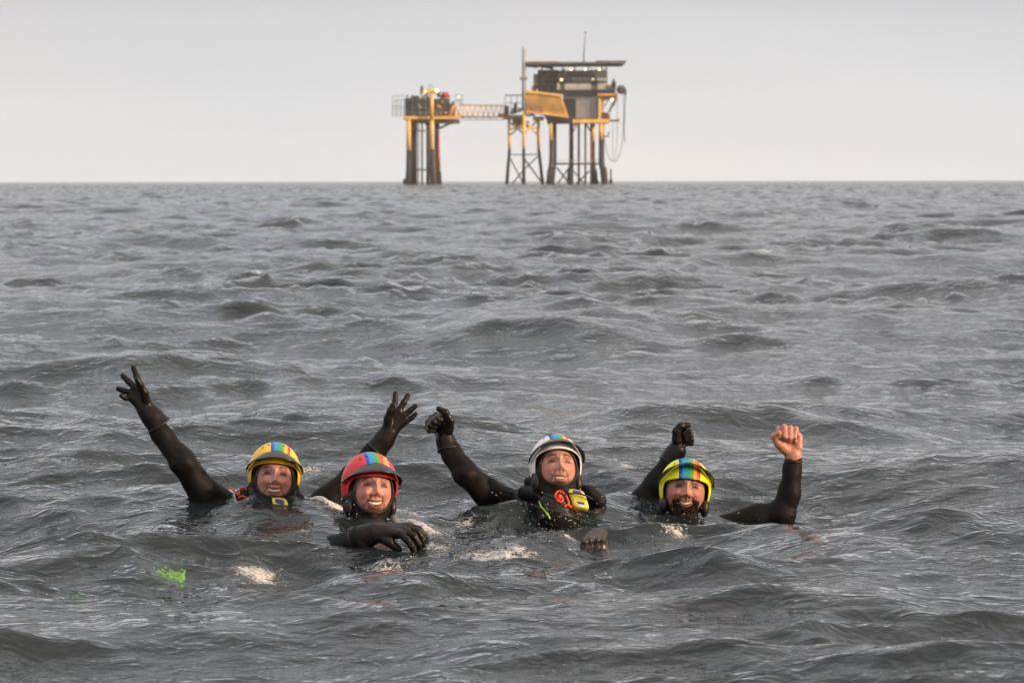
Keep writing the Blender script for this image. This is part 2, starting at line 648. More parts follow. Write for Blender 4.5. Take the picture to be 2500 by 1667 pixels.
def sdf(prims, p):
    d = None
    for a, b, ra, rb, k in prims:
        ab = b - a
        L = max(float(ab @ ab), 1e-12)
        pa = p - a
        t = np.clip((pa @ ab) / L, 0, 1)
        q = np.linalg.norm(pa - t[:, None] * ab, axis=1) - (ra + t * (rb - ra))
        if d is None:
            d = q
        else:
            h = np.clip(0.5 + 0.5 * (d - q) / k, 0, 1)
            d = d * (1 - h) + q * h - k * h * (1 - h)
    return d


def surf_nets(prims, h, zmin=-9, extra=None, wrinkle=0.0):
    """smooth quad surface of the blended capsules (sparse blocks of 8 cells)"""
    lo = np.min([np.minimum(a - ra, b - rb) for a, b, ra, rb, k in prims], axis=0) - 4 * h
    hi = np.max([np.maximum(a + ra, b + rb) for a, b, ra, rb, k in prims], axis=0) + 4 * h
    lo[2] = max(lo[2], zmin)
    B = 8
    nb = np.ceil((hi - lo) / (B * h)).astype(int)
    g = np.stack(np.meshgrid(*[np.arange(n) for n in nb], indexing='ij'), -1).reshape(-1, 3)
    c = lo + (g + 0.5) * B * h
    f = (lambda q: sdf(prims, q)) if extra is None else (lambda q: extra(q, sdf(prims, q)))
    if wrinkle:
        def f(q, g_=wrinkle):
            s_ = np.sin(q @ np.array([38, 12, 55.0])) * np.sin(q @ np.array([-46, 20, 31.0]) + 1.3)
            t_ = np.sin(q @ np.array([120, 40, 260.0]) + 3 * s_) * np.clip(np.sin(q @ np.array([21, 9, -17.0]) + 0.6), 0, 1)
            return sdf(prims, q) + g_ * (1.0 * s_ + 0.55 * t_)
    dc = f(c)
    g = g[np.abs(dc) < B * h * 0.95 + 0.012]
    o = np.stack(np.meshgrid(*[np.arange(B + 1)] * 3, indexing='ij'), -1).reshape(-1, 3)
    ip = (g[:, None, :] * B + o[None]).reshape(-1, 3)
    val = f(lo + ip * h).reshape(len(g), B + 1, B + 1, B + 1)
    N = nb * B + 2
    # cells
    cs = {}
    corners = [(i, j, k) for i in (0, 1) for j in (0, 1) for k in (0, 1)]
    cv = np.stack([val[:, i:B + i, j:B + j, k:B + k] for i, j, k in corners], -1)      # (nb,8,8,8,8)
    neg = cv < 0
    act = neg.any(-1) & ~neg.all(-1)
    bi, ci, cj, ck = np.nonzero(act)
    v8 = cv[bi, ci, cj, ck]
    base = g[bi] * B + np.stack([ci, cj, ck], -1)
    pos = np.zeros((len(bi), 3))
    cnt = np.zeros(len(bi))
    cor = np.array(corners, float)
    for x in range(8):
        for y in range(x + 1, 8):
            if np.abs(cor[x] - cor[y]).sum() == 1:
                m = (v8[:, x] < 0) != (v8[:, y] < 0)
                t = v8[m, x] / (v8[m, x] - v8[m, y])
                pos[m] += cor[x] + t[:, None] * (cor[y] - cor[x])
                cnt[m] += 1
    pos /= cnt[:, None]
    verts = lo + (base + pos) * h
    cid = (base[:, 0] * N[1] + base[:, 1]) * N[2] + base[:, 2]
    order = np.argsort(cid)
    sc = cid[order]

    def find(idx):
        q = (idx[:, 0] * N[1] + idx[:, 1]) * N[2] + idx[:, 2]
        k = np.clip(np.searchsorted(sc, q), 0, len(sc) - 1)
        return np.where(sc[k] == q, order[k], -1)

    faces = []
    for ax in range(3):
        u, w = [(1, 2), (2, 0), (0, 1)][ax]
        n0 = v8[:, 0] < 0
        n1 = v8[:, [4, 2, 1][ax]] < 0
        m = n0 != n1
        b = base[m]
        eu, ew = np.eye(3, dtype=int)[u], np.eye(3, dtype=int)[w]
        q = np.stack([find(b), find(b - eu), find(b - eu - ew), find(b - ew)], -1)
        ok = (q >= 0).all(-1)
        q, flip = q[ok], ~n0[m][ok]
        q[flip] = q[flip][:, ::-1]
        faces.append(q)
    return verts, np.concatenate(faces)


def chain(pts, rads, k=0.012):
    return [cap(pts[i], pts[i + 1], rads[i], rads[i + 1], k) for i in range(len(pts) - 1)]


def hand_prims(wrist, bases, fingers, thumb, s=1.0, r_wrist=0.030, fr=(0.0118, 0.0108, 0.0098, 0.0085), thumb_r=(0.019, 0.0145, 0.0120, 0.0098), kf=0.005):
    """palm of four blended metacarpals, four finger chains and a thumb chain"""
    pr = []
    w = np.asarray(wrist)
    mid = np.mean(bases, axis=0)
    for b in bases:
        b = np.asarray(b)
        root = w * 0.86 + mid * 0.14 + (b - mid) * 0.25
        pr.append(cap(root, b, 0.019 * s, 0.0128 * s, 0.014 * s))
    pr.append(cap(w, w * 0.7 + mid * 0.3, r_wrist, 0.022 * s, 0.015))
    for i, (b, f) in enumerate(zip(bases, fingers)):
        q = (0.98, 1.03, 1.0, 0.87)[i] * s
        pts = [np.asarray(b)] + [np.asarray(x) for x in f]
        rad = [fr[min(j, 3)] * q for j in range(len(pts))]
        pr += chain(pts, rad, kf)
    pr += chain([np.asarray(t) for t in thumb], [r * s for r in thumb_r[:len(thumb)]], 0.007)
    return pr


def sphere_grid(na, nphi):
    pass


def smooth01(t):
    t = np.clip(t, 0, 1)
    return t * t * (3 - 2 * t)


def G(x, z, cx, cz, sx, sz):
    return np.exp(-((x - cx) / sx) ** 2 - ((z - cz) / sz) ** 2)


def head_base(dirs, off=0.0):
    """bare skull-and-jaw surface for unit directions (x right, -y face, z up)"""
    x, y, z = dirs[:, 0] * (0.0775 + off), dirs[:, 1] * (0.097 + off), dirs[:, 2] * (0.118 + off) + 0.012
    low = smooth01((-z - 0.015) / 0.095)
    x = x * (1 - 0.20 * low)
    y = np.where(y < 0, y * (1 - 0.05 * low), y * (1 - 0.35 * low))
    y = np.where(y > 0, y * 1.05, y)
    # flatter face plane
    fr = smooth01((-dirs[:, 1] - 0.45) / 0.5)
    y = y + 0.006 * fr * (1 - 1.0 * fr)
    return np.stack([x, y, z], 1)


def polar_dirs(al, nphi):
    ph = np.linspace(0, 2 * np.pi, nphi, endpoint=False)
    A, Ph = np.meshgrid(al, ph, indexing='ij')
    return np.stack([np.sin(A) * np.cos(Ph), -np.cos(A), np.sin(A) * np.sin(Ph)], -1).reshape(-1, 3)


def ring_faces(nr, nphi, closed=True, flip=False):
    i, j = np.meshgrid(np.arange(nr - 1), np.arange(nphi if closed else nphi - 1), indexing='ij')
    j2 = (j + 1) % nphi
    f = np.stack([i * nphi + j, i * nphi + j2, (i + 1) * nphi + j2, (i + 1) * nphi + j], -1).reshape(-1, 4)
    return f[:, ::-1] if flip else f


def face_mesh(fp):
    """head with brows, sockets, lids, nose, cheeks, mouth and chin; returns verts, faces, colours"""
    al = np.concatenate([np.linspace(0.004, R(70), 84), np.linspace(R(72), np.pi - 0.02, 22)])
    nphi = 168
    d = polar_dirs(al, nphi)
    p = head_base(d)
    x, z = p[:, 0].copy(), p[:, 2].copy()
    front = smooth01((-d[:, 1] - 0.05) / 0.35)
    ax = np.abs(x)
    sm = fp.get('smile', 1.0)
    mw = fp.get('mouth_w', 0.026)
    mo = fp.get('mouth_open', 0.009)
    mz = fp.get('mouth_z', -0.056)
    out = np.zeros_like(x)
    # brow, sockets, lids
    out += 0.0055 * G(ax, z, 0.030, 0.030, 0.022, 0.0085) + 0.002 * G(x, z, 0, 0.028, 0.012, 0.012)
    out -= 0.0165 * G(ax, z, 0.030, 0.013, 0.0165, 0.0100) + 0.004 * G(ax, z, 0.016, 0.012, 0.006, 0.012)
    out += 0.0070 * G(ax, z, 0.0315, 0.010, 0.0125, 0.0075)
    out += 0.0022 * G(ax, z, 0.031, -0.004, 0.014, 0.0045)            # lower lid bag pushed up by the smile
    # nose
    zt = np.clip((0.024 - z) / 0.047, 0, 1)
    ridge = (0.004 + 0.0145 * zt ** 1.5) * np.exp(-(x / (0.0070 + 0.0040 * zt)) ** 2)
    cut = smooth01((z + 0.0345) / 0.011) * smooth01((0.036 - z) / 0.02)
    out += ridge * cut
    out += 0.0066 * G(x, z, 0, -0.0240, 0.0092, 0.0080)
    out += 0.0090 * G(ax, z, 0.0145, -0.0265, 0.0064, 0.0062)
    out -= 0.0035 * G(ax, z, 0.0078, -0.0340, 0.0040, 0.0024)
    # cheeks, folds
    out += (0.004 + 0.0078 * sm) * G(ax, z, 0.041, -0.020, 0.0165, 0.0145)
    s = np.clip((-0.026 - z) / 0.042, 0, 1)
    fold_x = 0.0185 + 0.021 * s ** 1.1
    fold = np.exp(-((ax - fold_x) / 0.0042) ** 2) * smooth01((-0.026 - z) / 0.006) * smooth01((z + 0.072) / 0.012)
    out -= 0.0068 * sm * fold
    # mouth: curved lens
    zc = mz + sm * 0.012 * (ax / mw) ** 2 * (ax < mw * 1.5) - 0.001
    t = np.clip(1 - (ax / mw) ** 2, 0, 1)
    up = zc + mo * 0.42 * t ** 0.7
    lo = zc - mo * 0.58 * t ** 0.8
    inside = (ax < mw) & (z < up) & (z > lo)
    soft = np.where(ax < mw * 1.05, 1, 0)
    out += 0.004 * G(x, z, 0, mz, 0.034, 0.020)                        # muzzle
    lipw = 0.0046
    ulip = np.exp(-((z - (up + lipw * 0.55)) / (lipw * 0.65)) ** 2) * smooth01((mw * 1.08 - ax) / 0.010)
    llip = np.exp(-((z - (lo - lipw * 0.75)) / (lipw * 0.85)) ** 2) * smooth01((mw * 1.02 - ax) / 0.010)
    out += 0.0026 * ulip + 0.0040 * llip
    out = np.where(inside, out - 0.011, out)
    out -= 0.0035 * G(ax, z, mw * 1.1, mz + 0.010 * sm, 0.005, 0.006)   # mouth corners
    out -= 0.0045 * G(x, z, 0, lo.min() - 0.0135 if False else mz - 0.021, 0.018, 0.0055)
    out += 0.0075 * G(x, z, 0, -0.094, 0.019, 0.014)                   # chin
    p[:, 1] -= out * front
    # ---- colours
    sk = np.array(fp.get('skin', (0.40, 0.215, 0.155)))
    c = np.tile(sk, (len(x), 1))

    def blend(mask, col):
        nonlocal c
        mk = np.clip(mask, 0, 1)[:, None]
        c = c * (1 - mk) + np.array(col) * mk

    red = sk * np.array([1.12, 0.78, 0.80])
    blend(0.75 * G(ax, z, 0.042, -0.018, 0.022, 0.018), red)
    blend(0.4 * G(x, z, 0, -0.026, 0.014, 0.010), red)
    blend(0.55 * G(ax, z, 0.03, 0.011, 0.019, 0.012), sk * np.array([0.50, 0.42, 0.46]))  # eye sockets darkened: shade under the brows put into the skin colour
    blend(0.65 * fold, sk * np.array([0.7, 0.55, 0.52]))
    hair = np.array(fp.get('hair', (0.045, 0.028, 0.018)))
    bt = fp.get('beard_tint', 0.0)
    if bt:
        rb = np.random.default_rng(5)
        nzv = rb.random(len(x)) * 0.5 + 0.6
        reg = smooth01((-0.044 - z) / 0.016) * smooth01((ax - 0.012 + (z < mz - 0.012) * 0.05 + (z > mz + 0.006) * 0.02) / 0.012)
        reg = np.maximum(reg, G(x, z, 0, mz + mo * 0.4 + 0.0085, 0.026, 0.0045))
        reg = np.maximum(reg, smooth01((mz - 0.014 - z) / 0.010))
        blend(bt * reg * nzv, hair)
    bz = 0.0285 + 0.006 * np.sin(np.clip((ax - 0.012) / 0.036, 0, 1) * np.pi) ** 0.8 + fp.get('brow_dz', 0.0)
    brow = np.exp(-((z - bz) / 0.0050) ** 2) * smooth01((ax - 0.010) / 0.006) * smooth01((0.051 - ax) / 0.012)
    blend(min(1, fp.get('brow', 0.85) * 1.15) * brow, hair * 0.8)
    # lips, mouth
    lipc = np.array(fp.get('lip', (0.33, 0.115, 0.10)))
    blend(0.9 * np.maximum(ulip, llip), lipc)
    blend(inside * 1.0, (0.045, 0.012, 0.010))
    blend(0.7 * G(ax, z, 0.0075, -0.0338, 0.0036, 0.0020), (0.08, 0.03, 0.025))
    # narrow smiling eyes
    eo = fp.get('eye_open', 0.0026) + 0.0012
    ex, ez = 0.0315, 0.0095
    te = np.clip(1 - ((ax - ex) / 0.0135) ** 2, 0, 1)
    arc = ez + 0.0020 * te
    eye = (np.abs(z - arc) < eo * te ** 0.6 + 0.0002) & (te > 0)
    lash = np.exp(-((z - (arc + eo * te ** 0.6 + 0.0006)) / 0.0034) ** 2) * smooth01(te / 0.30)
    lashl = np.exp(-((z - (arc - eo * te ** 0.6 - 0.0010)) / 0.0014) ** 2) * smooth01(te / 0.35)
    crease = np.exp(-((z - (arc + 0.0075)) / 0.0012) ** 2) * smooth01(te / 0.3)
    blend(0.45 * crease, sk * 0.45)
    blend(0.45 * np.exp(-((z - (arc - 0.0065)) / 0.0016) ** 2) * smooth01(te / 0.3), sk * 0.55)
    blend(eye * 0.95, (0.16, 0.125, 0.11))
    blend(eye * (np.abs(ax - ex - 0.001 * np.sign(x)) < 0.0062), fp.get('iris', (0.03, 0.022, 0.016)))
    blend(0.92 * lash, (0.018, 0.011, 0.009))
    blend(0.85 * lashl, (0.05, 0.025, 0.02))
    f = ring_faces(len(al), nphi)
    n0 = len(p)
    p = np.vstack([p, p[:nphi].mean(0), p[-nphi:].mean(0)])
    c = np.vstack([c, c[:nphi].mean(0), c[-nphi:].mean(0)])
    j = np.arange(nphi)
    t1 = np.stack([np.full(nphi, n0), (j + 1) % nphi, j], -1)
    b0 = (len(al) - 1) * nphi
    t2 = np.stack([np.full(nphi, n0 + 1), b0 + j, b0 + (j + 1) % nphi], -1)
    yin = np.polyfit(x[inside & (d[:, 1] < 0)], p[:len(x)][inside & (d[:, 1] < 0)][:, 1], 2) if inside.sum() > 8 else np.array([0, 0, -0.085])
    return p, f, np.vstack([t1, t2]), c, (mw, mo, mz, sm, yin)


def head_frame(px, py, d, yaw, pitch, roll, s=1.0):
    """matrix that puts the bridge of the nose at the pixel; yaw > 0 turns the face to the right of the picture,
    pitch > 0 tips it up, roll > 0 leans the crown to the left of the picture"""
    rot = Matrix.Rotation(R(yaw), 4, 'Z') @ Matrix.Rotation(R(-pitch), 4, 'X') @ Matrix.Rotation(R(-roll), 4, 'Y')
    m = rot @ Matrix.Scale(s, 4)
    br = m @ Vector((0, -0.092, 0.012))
    t = Vector(P(px, py, d)) - br
    return Matrix.Translation(t) @ m


def xf(M, p):
    A = np.array(M)
    return np.asarray(p) @ A[:3, :3].T + A[:3, 3]


def revolve_ellipsoid(center, rad, nu=18, nv=12):
    th = np.linspace(0.12, np.pi - 0.12, nv)
    d = np.stack([np.outer(np.sin(th), np.cos(np.linspace(0, 2 * np.pi, nu, endpoint=False))),
                  np.outer(np.sin(th), np.sin(np.linspace(0, 2 * np.pi, nu, endpoint=False))),
                  np.outer(np.cos(th), np.ones(nu))], -1).reshape(-1, 3)
    v = np.asarray(center) + d * np.asarray(rad)
    f = ring_faces(nv, nu, flip=True)
    n = len(v)
    v = np.vstack([v, np.asarray(center) + (0, 0, rad[2]), np.asarray(center) - (0, 0, rad[2])])
    j = np.arange(nu)
    t1 = np.stack([np.full(nu, n), j, (j + 1) % nu], -1)
    b = (nv - 1) * nu
    t2 = np.stack([np.full(nu, n + 1), b + (j + 1) % nu, b + j], -1)
    return v, [f, np.vstack([t1, t2])]


def tube(pts, rad, n=8, closed_ends=True):
    pts = np.asarray(pts, float)
    m = len(pts)
    rad = np.broadcast_to(np.asarray(rad, float), (m,))
    tan = np.gradient(pts, axis=0)
    tan /= np.linalg.norm(tan, axis=1)[:, None] + 1e-12
    up = np.array([0.0, 0.0, 1.0]) if abs(tan[0, 2]) < 0.9 else np.array([1.0, 0.0, 0.0])
    vs = []
    a = np.cross(tan[0], up)
    for i in range(m):
        a = a - tan[i] * (a @ tan[i])
        a /= np.linalg.norm(a) + 1e-12
        b = np.cross(tan[i], a)
        an = np.linspace(0, 2 * np.pi, n, endpoint=False)
        vs.append(pts[i] + rad[i] * (np.cos(an)[:, None] * a + np.sin(an)[:, None] * b))
    v = np.concatenate(vs)
    f = ring_faces(m, n)
    if closed_ends:
        k = len(v)
        v = np.vstack([v, pts[0], pts[-1]])
        j = np.arange(n)
        return v, [f, np.vstack([np.stack([np.full(n, k), (j + 1) % n, j], -1), np.stack([np.full(n, k + 1), (m - 1) * n + j, (m - 1) * n + (j + 1) % n], -1)])]
    return v, [f]


def bezier_pts(ctrl, n=24):
    """Catmull-Rom curve through the control points"""
    c = np.asarray(ctrl, float)
    c = np.vstack([2 * c[0] - c[1], c, 2 * c[-1] - c[-2]])
    out = []
    per = max(2, n // (len(c) - 3))
    for i in range(1, len(c) - 2):
        for t in np.linspace(0, 1, per, endpoint=False):
            p0, p1, p2, p3 = c[i - 1:i + 3]
            out.append(0.5 * (2 * p1 + (p2 - p0) * t + (2 * p0 - 5 * p1 + 4 * p2 - p3) * t * t + (3 * p1 - p0 - 3 * p2 + p3) * t ** 3))
    out.append(c[-2])
    return np.array(out)


def join_np(parts):
    """[(verts, [faces...]), ...] -> verts, [faces...]"""
    vs, tri, quad, o = [], [], [], 0
    for v, fl in parts:
        for f in fl:
            f = np.asarray(f)
            (quad if f.shape[1] == 4 else tri).append(f + o)
        vs.append(np.asarray(v))
        o += len(v)
    fl = []
    if quad:
        fl.append(np.vstack(quad))
    if tri:
        fl.append(np.vstack(tri))
    return np.vstack(vs), fl


# ------------------------------------------------------------------ the offshore platforms, one kilometre off
DP = 1000.0
PXM = DP / FPX                  # metres per photograph pixel at that distance
prg = random.Random(21)
M_YEL = mat('platform_yellow', (0.84, 0.55, 0.15), 0.5, noise=0.22, nscale=0.35)
M_BRN = mat('rusty_brown_steel', (0.24, 0.14, 0.075), 0.7, noise=0.35, nscale=0.4)
M_RST = mat('rusted_yellow_paint', (0.34, 0.20, 0.10), 0.7, noise=0.3, nscale=0.5)
M_DRK = mat('dark_marine_steel', (0.022, 0.027, 0.040), 0.7, noise=0.3, nscale=0.3)
M_MAR = mat('brown_black_conductor', (0.036, 0.029, 0.034), 0.7, noise=0.3, nscale=0.3)
M_GRY = mat('grey_cladding', (0.25, 0.275, 0.30), 0.6, noise=0.18, nscale=0.3)
M_DGR = mat('dark_grey_cladding', (0.135, 0.148, 0.155), 0.65, noise=0.3, nscale=0.4)
M_LGR = mat('pale_cladding', (0.58, 0.61, 0.59), 0.55, noise=0.12, nscale=0.3)
M_LGN = mat('pale_green_cladding', (0.54, 0.60, 0.53), 0.55, noise=0.12, nscale=0.3)
M_WIN = mat('dark_window', (0.02, 0.024, 0.028), 0.15)
M_RED = mat('red_equipment', (0.45, 0.035, 0.035), 0.5, noise=0.2, nscale=0.5)
M_ORG = mat('orange_equipment', (0.75, 0.15, 0.05), 0.5, noise=0.2, nscale=0.5)
M_PNK = mat('weathered_pale_mast', (0.50, 0.38, 0.34), 0.6, noise=0.2, nscale=0.5)
M_PUR = mat('maroon_equipment', (0.11, 0.05, 0.065), 0.6, noise=0.3, nscale=0.5)
M_WHT = mat('white_equipment', (0.62, 0.62, 0.60), 0.5, noise=0.15, nscale=0.5)
M_HOSE = mat('grey_hose', (0.12, 0.12, 0.125), 0.6)
M_LAMP = mat('warm_lamp', (0.9, 0.7, 0.4), 0.4, emit=(1.0, 0.72, 0.36), estr=4.0)
M_LAMPW = mat('bright_lamp', (0.9, 0.8, 0.6), 0.4, emit=(1.0, 0.76, 0.42), estr=14.0)


def q1(X, Y, dy=0.0):
    """point at detail coordinate (X, Y) of the platform study, dy metres beyond the platform line"""
    v = P(920 + X / 3.618, 50 + Y / 3.618, DP)
    return np.array([v[0], DP + dy, v[2]])


def box_v(X0, Y0, X1, Y1, d0, d1, skew=0.0):
    a, b = q1(X0, Y1), q1(X1, Y0)
    v = [(x + skew * (y - d0), DP + y, z) for z in (a[2], b[2]) for y in (d0, d1) for x in (a[0], b[0])]
    f = np.array([(0, 2, 3, 1), (4, 5, 7, 6), (0, 1, 5, 4), (1, 3, 7, 5), (3, 2, 6, 7), (2, 0, 4, 6)])
    return np.array(v), [f]


def pbox(name, par, X0, Y0, X1, Y1, m, d0=0.0, d1=8.0):
    v, f = box_v(X0, Y0, X1, Y1, d0, d1)
    return link(name, mesh_np(name, v, f, smooth=False), par, [m])


def ptube(name, par, pts, r, m, n=10):
    """pts: (X, Y, dy) list; r: radius or radii in detail units"""
    w = np.array([q1(*p) for p in pts])
    rr_ = np.broadcast_to(np.asarray(r, float), (len(pts),)) / 3.618 * PXM
    v, f = tube(w, rr_, n)
    return link(name, mesh_np(name, v, f), par, [m])


def pleg(par, pts, r, y_split, m_top, m_bot, name='leg'):
    """leg painted above y_split and dark below: two butted tubes, the lower one a sub-part"""
    pts = [np.array(p, float) for p in pts]
    up, dn = [pts[0]], []
    for a, b in zip(pts[:-1], pts[1:]):
        if a[1] < y_split <= b[1]:
            t = (y_split - a[1]) / (b[1] - a[1])
            c = a + (b - a) * t
            up.append(c)
            dn = [c]
        if b[1] > y_split + 0.5:
            dn.append(b)
        elif b[1] < y_split - 0.5:
            up.append(b)
    L = ptube(name, par, up, r, m_top)
    rr_ = np.linspace(r, r * 1.18, len(dn))
    ptube('splash_zone', L, dn, rr_, m_bot)
    return L


def lamp(par, X, Y, r, m=None, dy=-0.6):
    v, f = revolve_ellipsoid(q1(X, Y, dy), np.array([1, 1, 1]) * 0.62 * r / 3.618 * PXM, 10, 7)
    return link('lamp', mesh_np('lamp', v, f), par, [m or M_LAMP])


def railing(par, X0, X1, Y0, Y1, dy, n, m, name='railing', mid=True, r=2.4):
    parts = []
    ys = [Y0, (Y0 + Y1) / 2] if mid else [Y0]
    for yy in ys:
        parts.append(tube([q1(X0, yy, dy), q1(X1, yy, dy)], r / 3.618 * PXM, 6))
    for x in np.linspace(X0, X1, n):
        parts.append(tube([q1(x, Y0, dy), q1(x, Y1, dy)], r / 3.618 * PXM, 6))
    v, f = join_np(parts)
    return link(name, mesh_np(name, v, f), par, [m])


def clutter(par, X0, X1, Y0, Y1, n, dy, mats_, smin=6, smax=22, names=('pipe_rack', 'equipment_box', 'valve_skid')):
    for i in range(n):
        w, h = prg.uniform(smin, smax), prg.uniform(smin, smax)
        x = prg.uniform(X0, X1 - w)
        y = prg.uniform(Y0, Y1 - h)
        d = prg.uniform(dy, dy + 3.0)
        pbox(prg.choice(names), par, x, y, x + w, y + h, prg.choice(mats_), d, d + prg.uniform(1.0, 2.5))


# ---- small wellhead platform on the left
wp = empty('wellhead_platform', tuple(q1(400, 1430, 8)))
wp.matrix_world = Matrix.Translation(wp.location)
tag(wp, 'small yellow and black wellhead platform at the left end of the footbridge', 'oil platform')
_old_link = link


def link(name, me, parent=None, mats=()):
    """children of a placed Empty keep their world coordinates"""
    o = _old_link(name, me, parent, mats)
    if parent is not None:
        root = parent
        if root.type == 'EMPTY':
            o.matrix_parent_inverse = Matrix.Translation(root.location).inverted()
    return o


pbox('lower_deck', wp, 232, 846, 700, 874, M_YEL, -1.0, 16)
pbox('deck_edge_beam', wp, 690, 826, 742, 858, M_YEL, 1.0, 12)
pbox('underdeck_steel', wp, 300, 874, 560, 905, M_BRN, 1.0, 14)
v, f = box_v(560, 874, 728, 908, 2, 12)
v[[0, 2], 2] += 0  # sloped soffit under the overhang
link('overhang_soffit', mesh_np('overhang_soffit', v, f, smooth=False), wp, [M_DGR])
ptube('overhang_strut', wp, [(556, 950, 4), (640, 910, 5), (722, 892, 5)], 10, M_BRN)
pbox('equipment_module', wp, 246, 684, 478, 846, M_DGR, 2.0, 14)
pbox('equipment_module', wp, 478, 690, 640, 846, M_DGR, 3.5, 14)
pbox('stair_wall', wp, 640, 735, 690, 846, M_BRN, 2.5, 10)
for i in range(12):
    x = 250 + i * 20
    pbox('wall_rib', wp, x, 690, x + 4, 842, M_DRK if i % 3 else M_GRY, 1.6, 2.0)
for i in range(4):
    y = 704 + i * 36
    pbox('wall_rail', wp, 246, y, 470, y + 4, M_GRY, 1.2, 1.6)
clutter(wp, 258, 465, 700, 838, 20, 0.4, [M_GRY, M_DRK, M_DGR, M_BRN, M_LGR], 7, 20)
clutter(wp, 510, 690, 695, 842, 26, 1.4, [M_GRY, M_DRK, M_BRN, M_BRN, M_YEL, M_DGR], 7, 24)
clutter(wp, 250, 690, 655, 690, 26, 1.5, [M_BRN, M_DRK, M_RED, M_DGR, M_GRY], 10, 30)
clutter(wp, 330, 640, 630, 662, 12, 2.5, [M_BRN, M_DRK, M_DGR, M_RED], 8, 24)
pbox('equipment_skid', wp, 380, 585, 408, 640, M_DGR, 3, 5)
ptube('vent_mast', wp, [(396, 570, 3), (396, 600, 3)], 4, M_DRK)
railing(wp, 455, 495, 565, 612, 3, 3, M_GRY, 'lookout_frame', True, 2)
v, f = revolve_ellipsoid(q1(600, 656, 1), np.array([1.35, 1.2, 1.1]), 12, 9)
link('red_tank', mesh_np('red_tank', v, f), wp, [M_RED])
pbox('red_locker', wp, 610, 640, 634, 690, M_ORG, 0.5, 2.5)
railing(wp, 140, 238, 664, 850, -0.5, 5, M_GRY, 'stair_tower', True, 2.6)
railing(wp, 140, 238, 704, 850, 3, 4, M_GRY, 'stair_tower', True, 2.2)
railing(wp, 690, 755, 660, 760, 0.5, 4, M_DGR, 'railing', True, 2.6)
ptube('rail_brace', wp, [(745, 690, 0.5), (728, 820, 0.5)], 3, M_GRY)
ptube('deck_brace', wp, [(690, 740, -0.2), (735, 840, -0.2)], 9, M_YEL)
ptube('deck_brace', wp, [(690, 740, -0.2), (640, 846, -0.2)], 6, M_YEL)
ptube('crane_column', wp, [(487, 625, -2.5), (487, 880, -2.5)], 17, M_YEL)
pbox('crane_crossbeam', wp, 412, 612, 545, 640, M_YEL, -3.5, -1.5)
lamp(wp, 535, 624, 15, M_LAMPW, -4.2)
lamp(wp, 432, 630, 11, M_LAMP, -4.2)
lamp(wp, 724, 676, 11, M_LAMP, -0.4)
pleg(wp, [(281, 876, 0), (281, 1145, 0), (279, 1320, 0), (272, 1480, -1)], 21, 1145, M_YEL, M_DRK)
pleg(wp, [(487, 880, -2), (487, 1140, -2), (488, 1320, -2), (496, 1480, -2)], 18, 1140, M_YEL, M_DRK)
pleg(wp, [(524, 900, 10), (526, 1140, 10), (532, 1330, 10), (548, 1480, 10)], 24, 1000, M_BRN, M_MAR)
pleg(wp, [(322, 900, 10), (322, 1140, 10), (322, 1480, 10)], 24, 990, M_BRN, M_MAR)
for x, r, m in ((347, 7, M_DGR), (395, 8, M_MAR), (448, 17, M_MAR), (300, 9, M_MAR), (365, 5, M_DGR)):
    ptube('conductor', wp, [(x, 890, 6), (x, 1480, 6)], r, m)
ptube('orange_riser', wp, [(545, 1000, 3), (546, 1180, 3), (552, 1330, 3)], 5, M_ORG)
ptube('riser', wp, [(508, 1140, 0), (512, 1320, 0), (524, 1480, 0)], 9, M_BRN)
ptube('tie_beam', wp, [(300, 1320, 4), (440, 1320, 4)], 7, M_MAR)
ptube('tie_beam', wp, [(300, 975, 4), (450, 975, 4)], 6, M_BRN)
ptube('knee_brace', wp, [(300, 960, 3), (360, 890, 3)], 8, M_BRN)
ptube('knee_brace', wp, [(470, 960, 3), (410, 890, 3)], 8, M_BRN)
pbox('boat_bumper', wp, 232, 1400, 262, 1470, M_DRK, -1, 1)
pbox('pile_sleeve', wp, 545, 1340, 566, 1480, M_DRK, 3, 7)

# ---- open lattice footbridge
fb = empty('footbridge', tuple(q1(935, 880, 6)))
tag(fb, 'pale yellow open lattice footbridge between the left platform and the middle tower', 'footbridge')
for dy in (3.0, 6.5):
    ptube('top_chord', fb, [(742, 746, dy), (1130, 750, dy)], 4.5, M_YEL)
    ptube('bottom_chord', fb, [(742, 848, dy), (1130, 852, dy)], 5.5, M_YEL)
    xs = np.linspace(752, 1124, 9)
    for i in range(8):
        a, b = xs[i], xs[i + 1]
        ym = (a + b) / 2
        ptube('lattice_brace', fb, [(a, 848, dy), (ym, 748, dy)], 3.4, M_YEL, 7)
        ptube('lattice_brace', fb, [(ym, 748, dy), (b, 850, dy)], 3.4, M_YEL, 7)
pbox('walkway', fb, 742, 850, 1130, 858, M_BRN, 3.2, 6.3)
pbox('cable_tray', fb, 742, 874, 1130, 880, M_GRY, 4.2, 5.4)
for x in np.linspace(760, 1115, 7):
    ptube('tray_hanger', fb, [(x, 852, 4.8), (x, 876, 4.8)], 2.5, M_GRY, 6)
pbox('orange_box', fb, 1068, 820, 1118, 852, M_ORG, 2.2, 4.0)

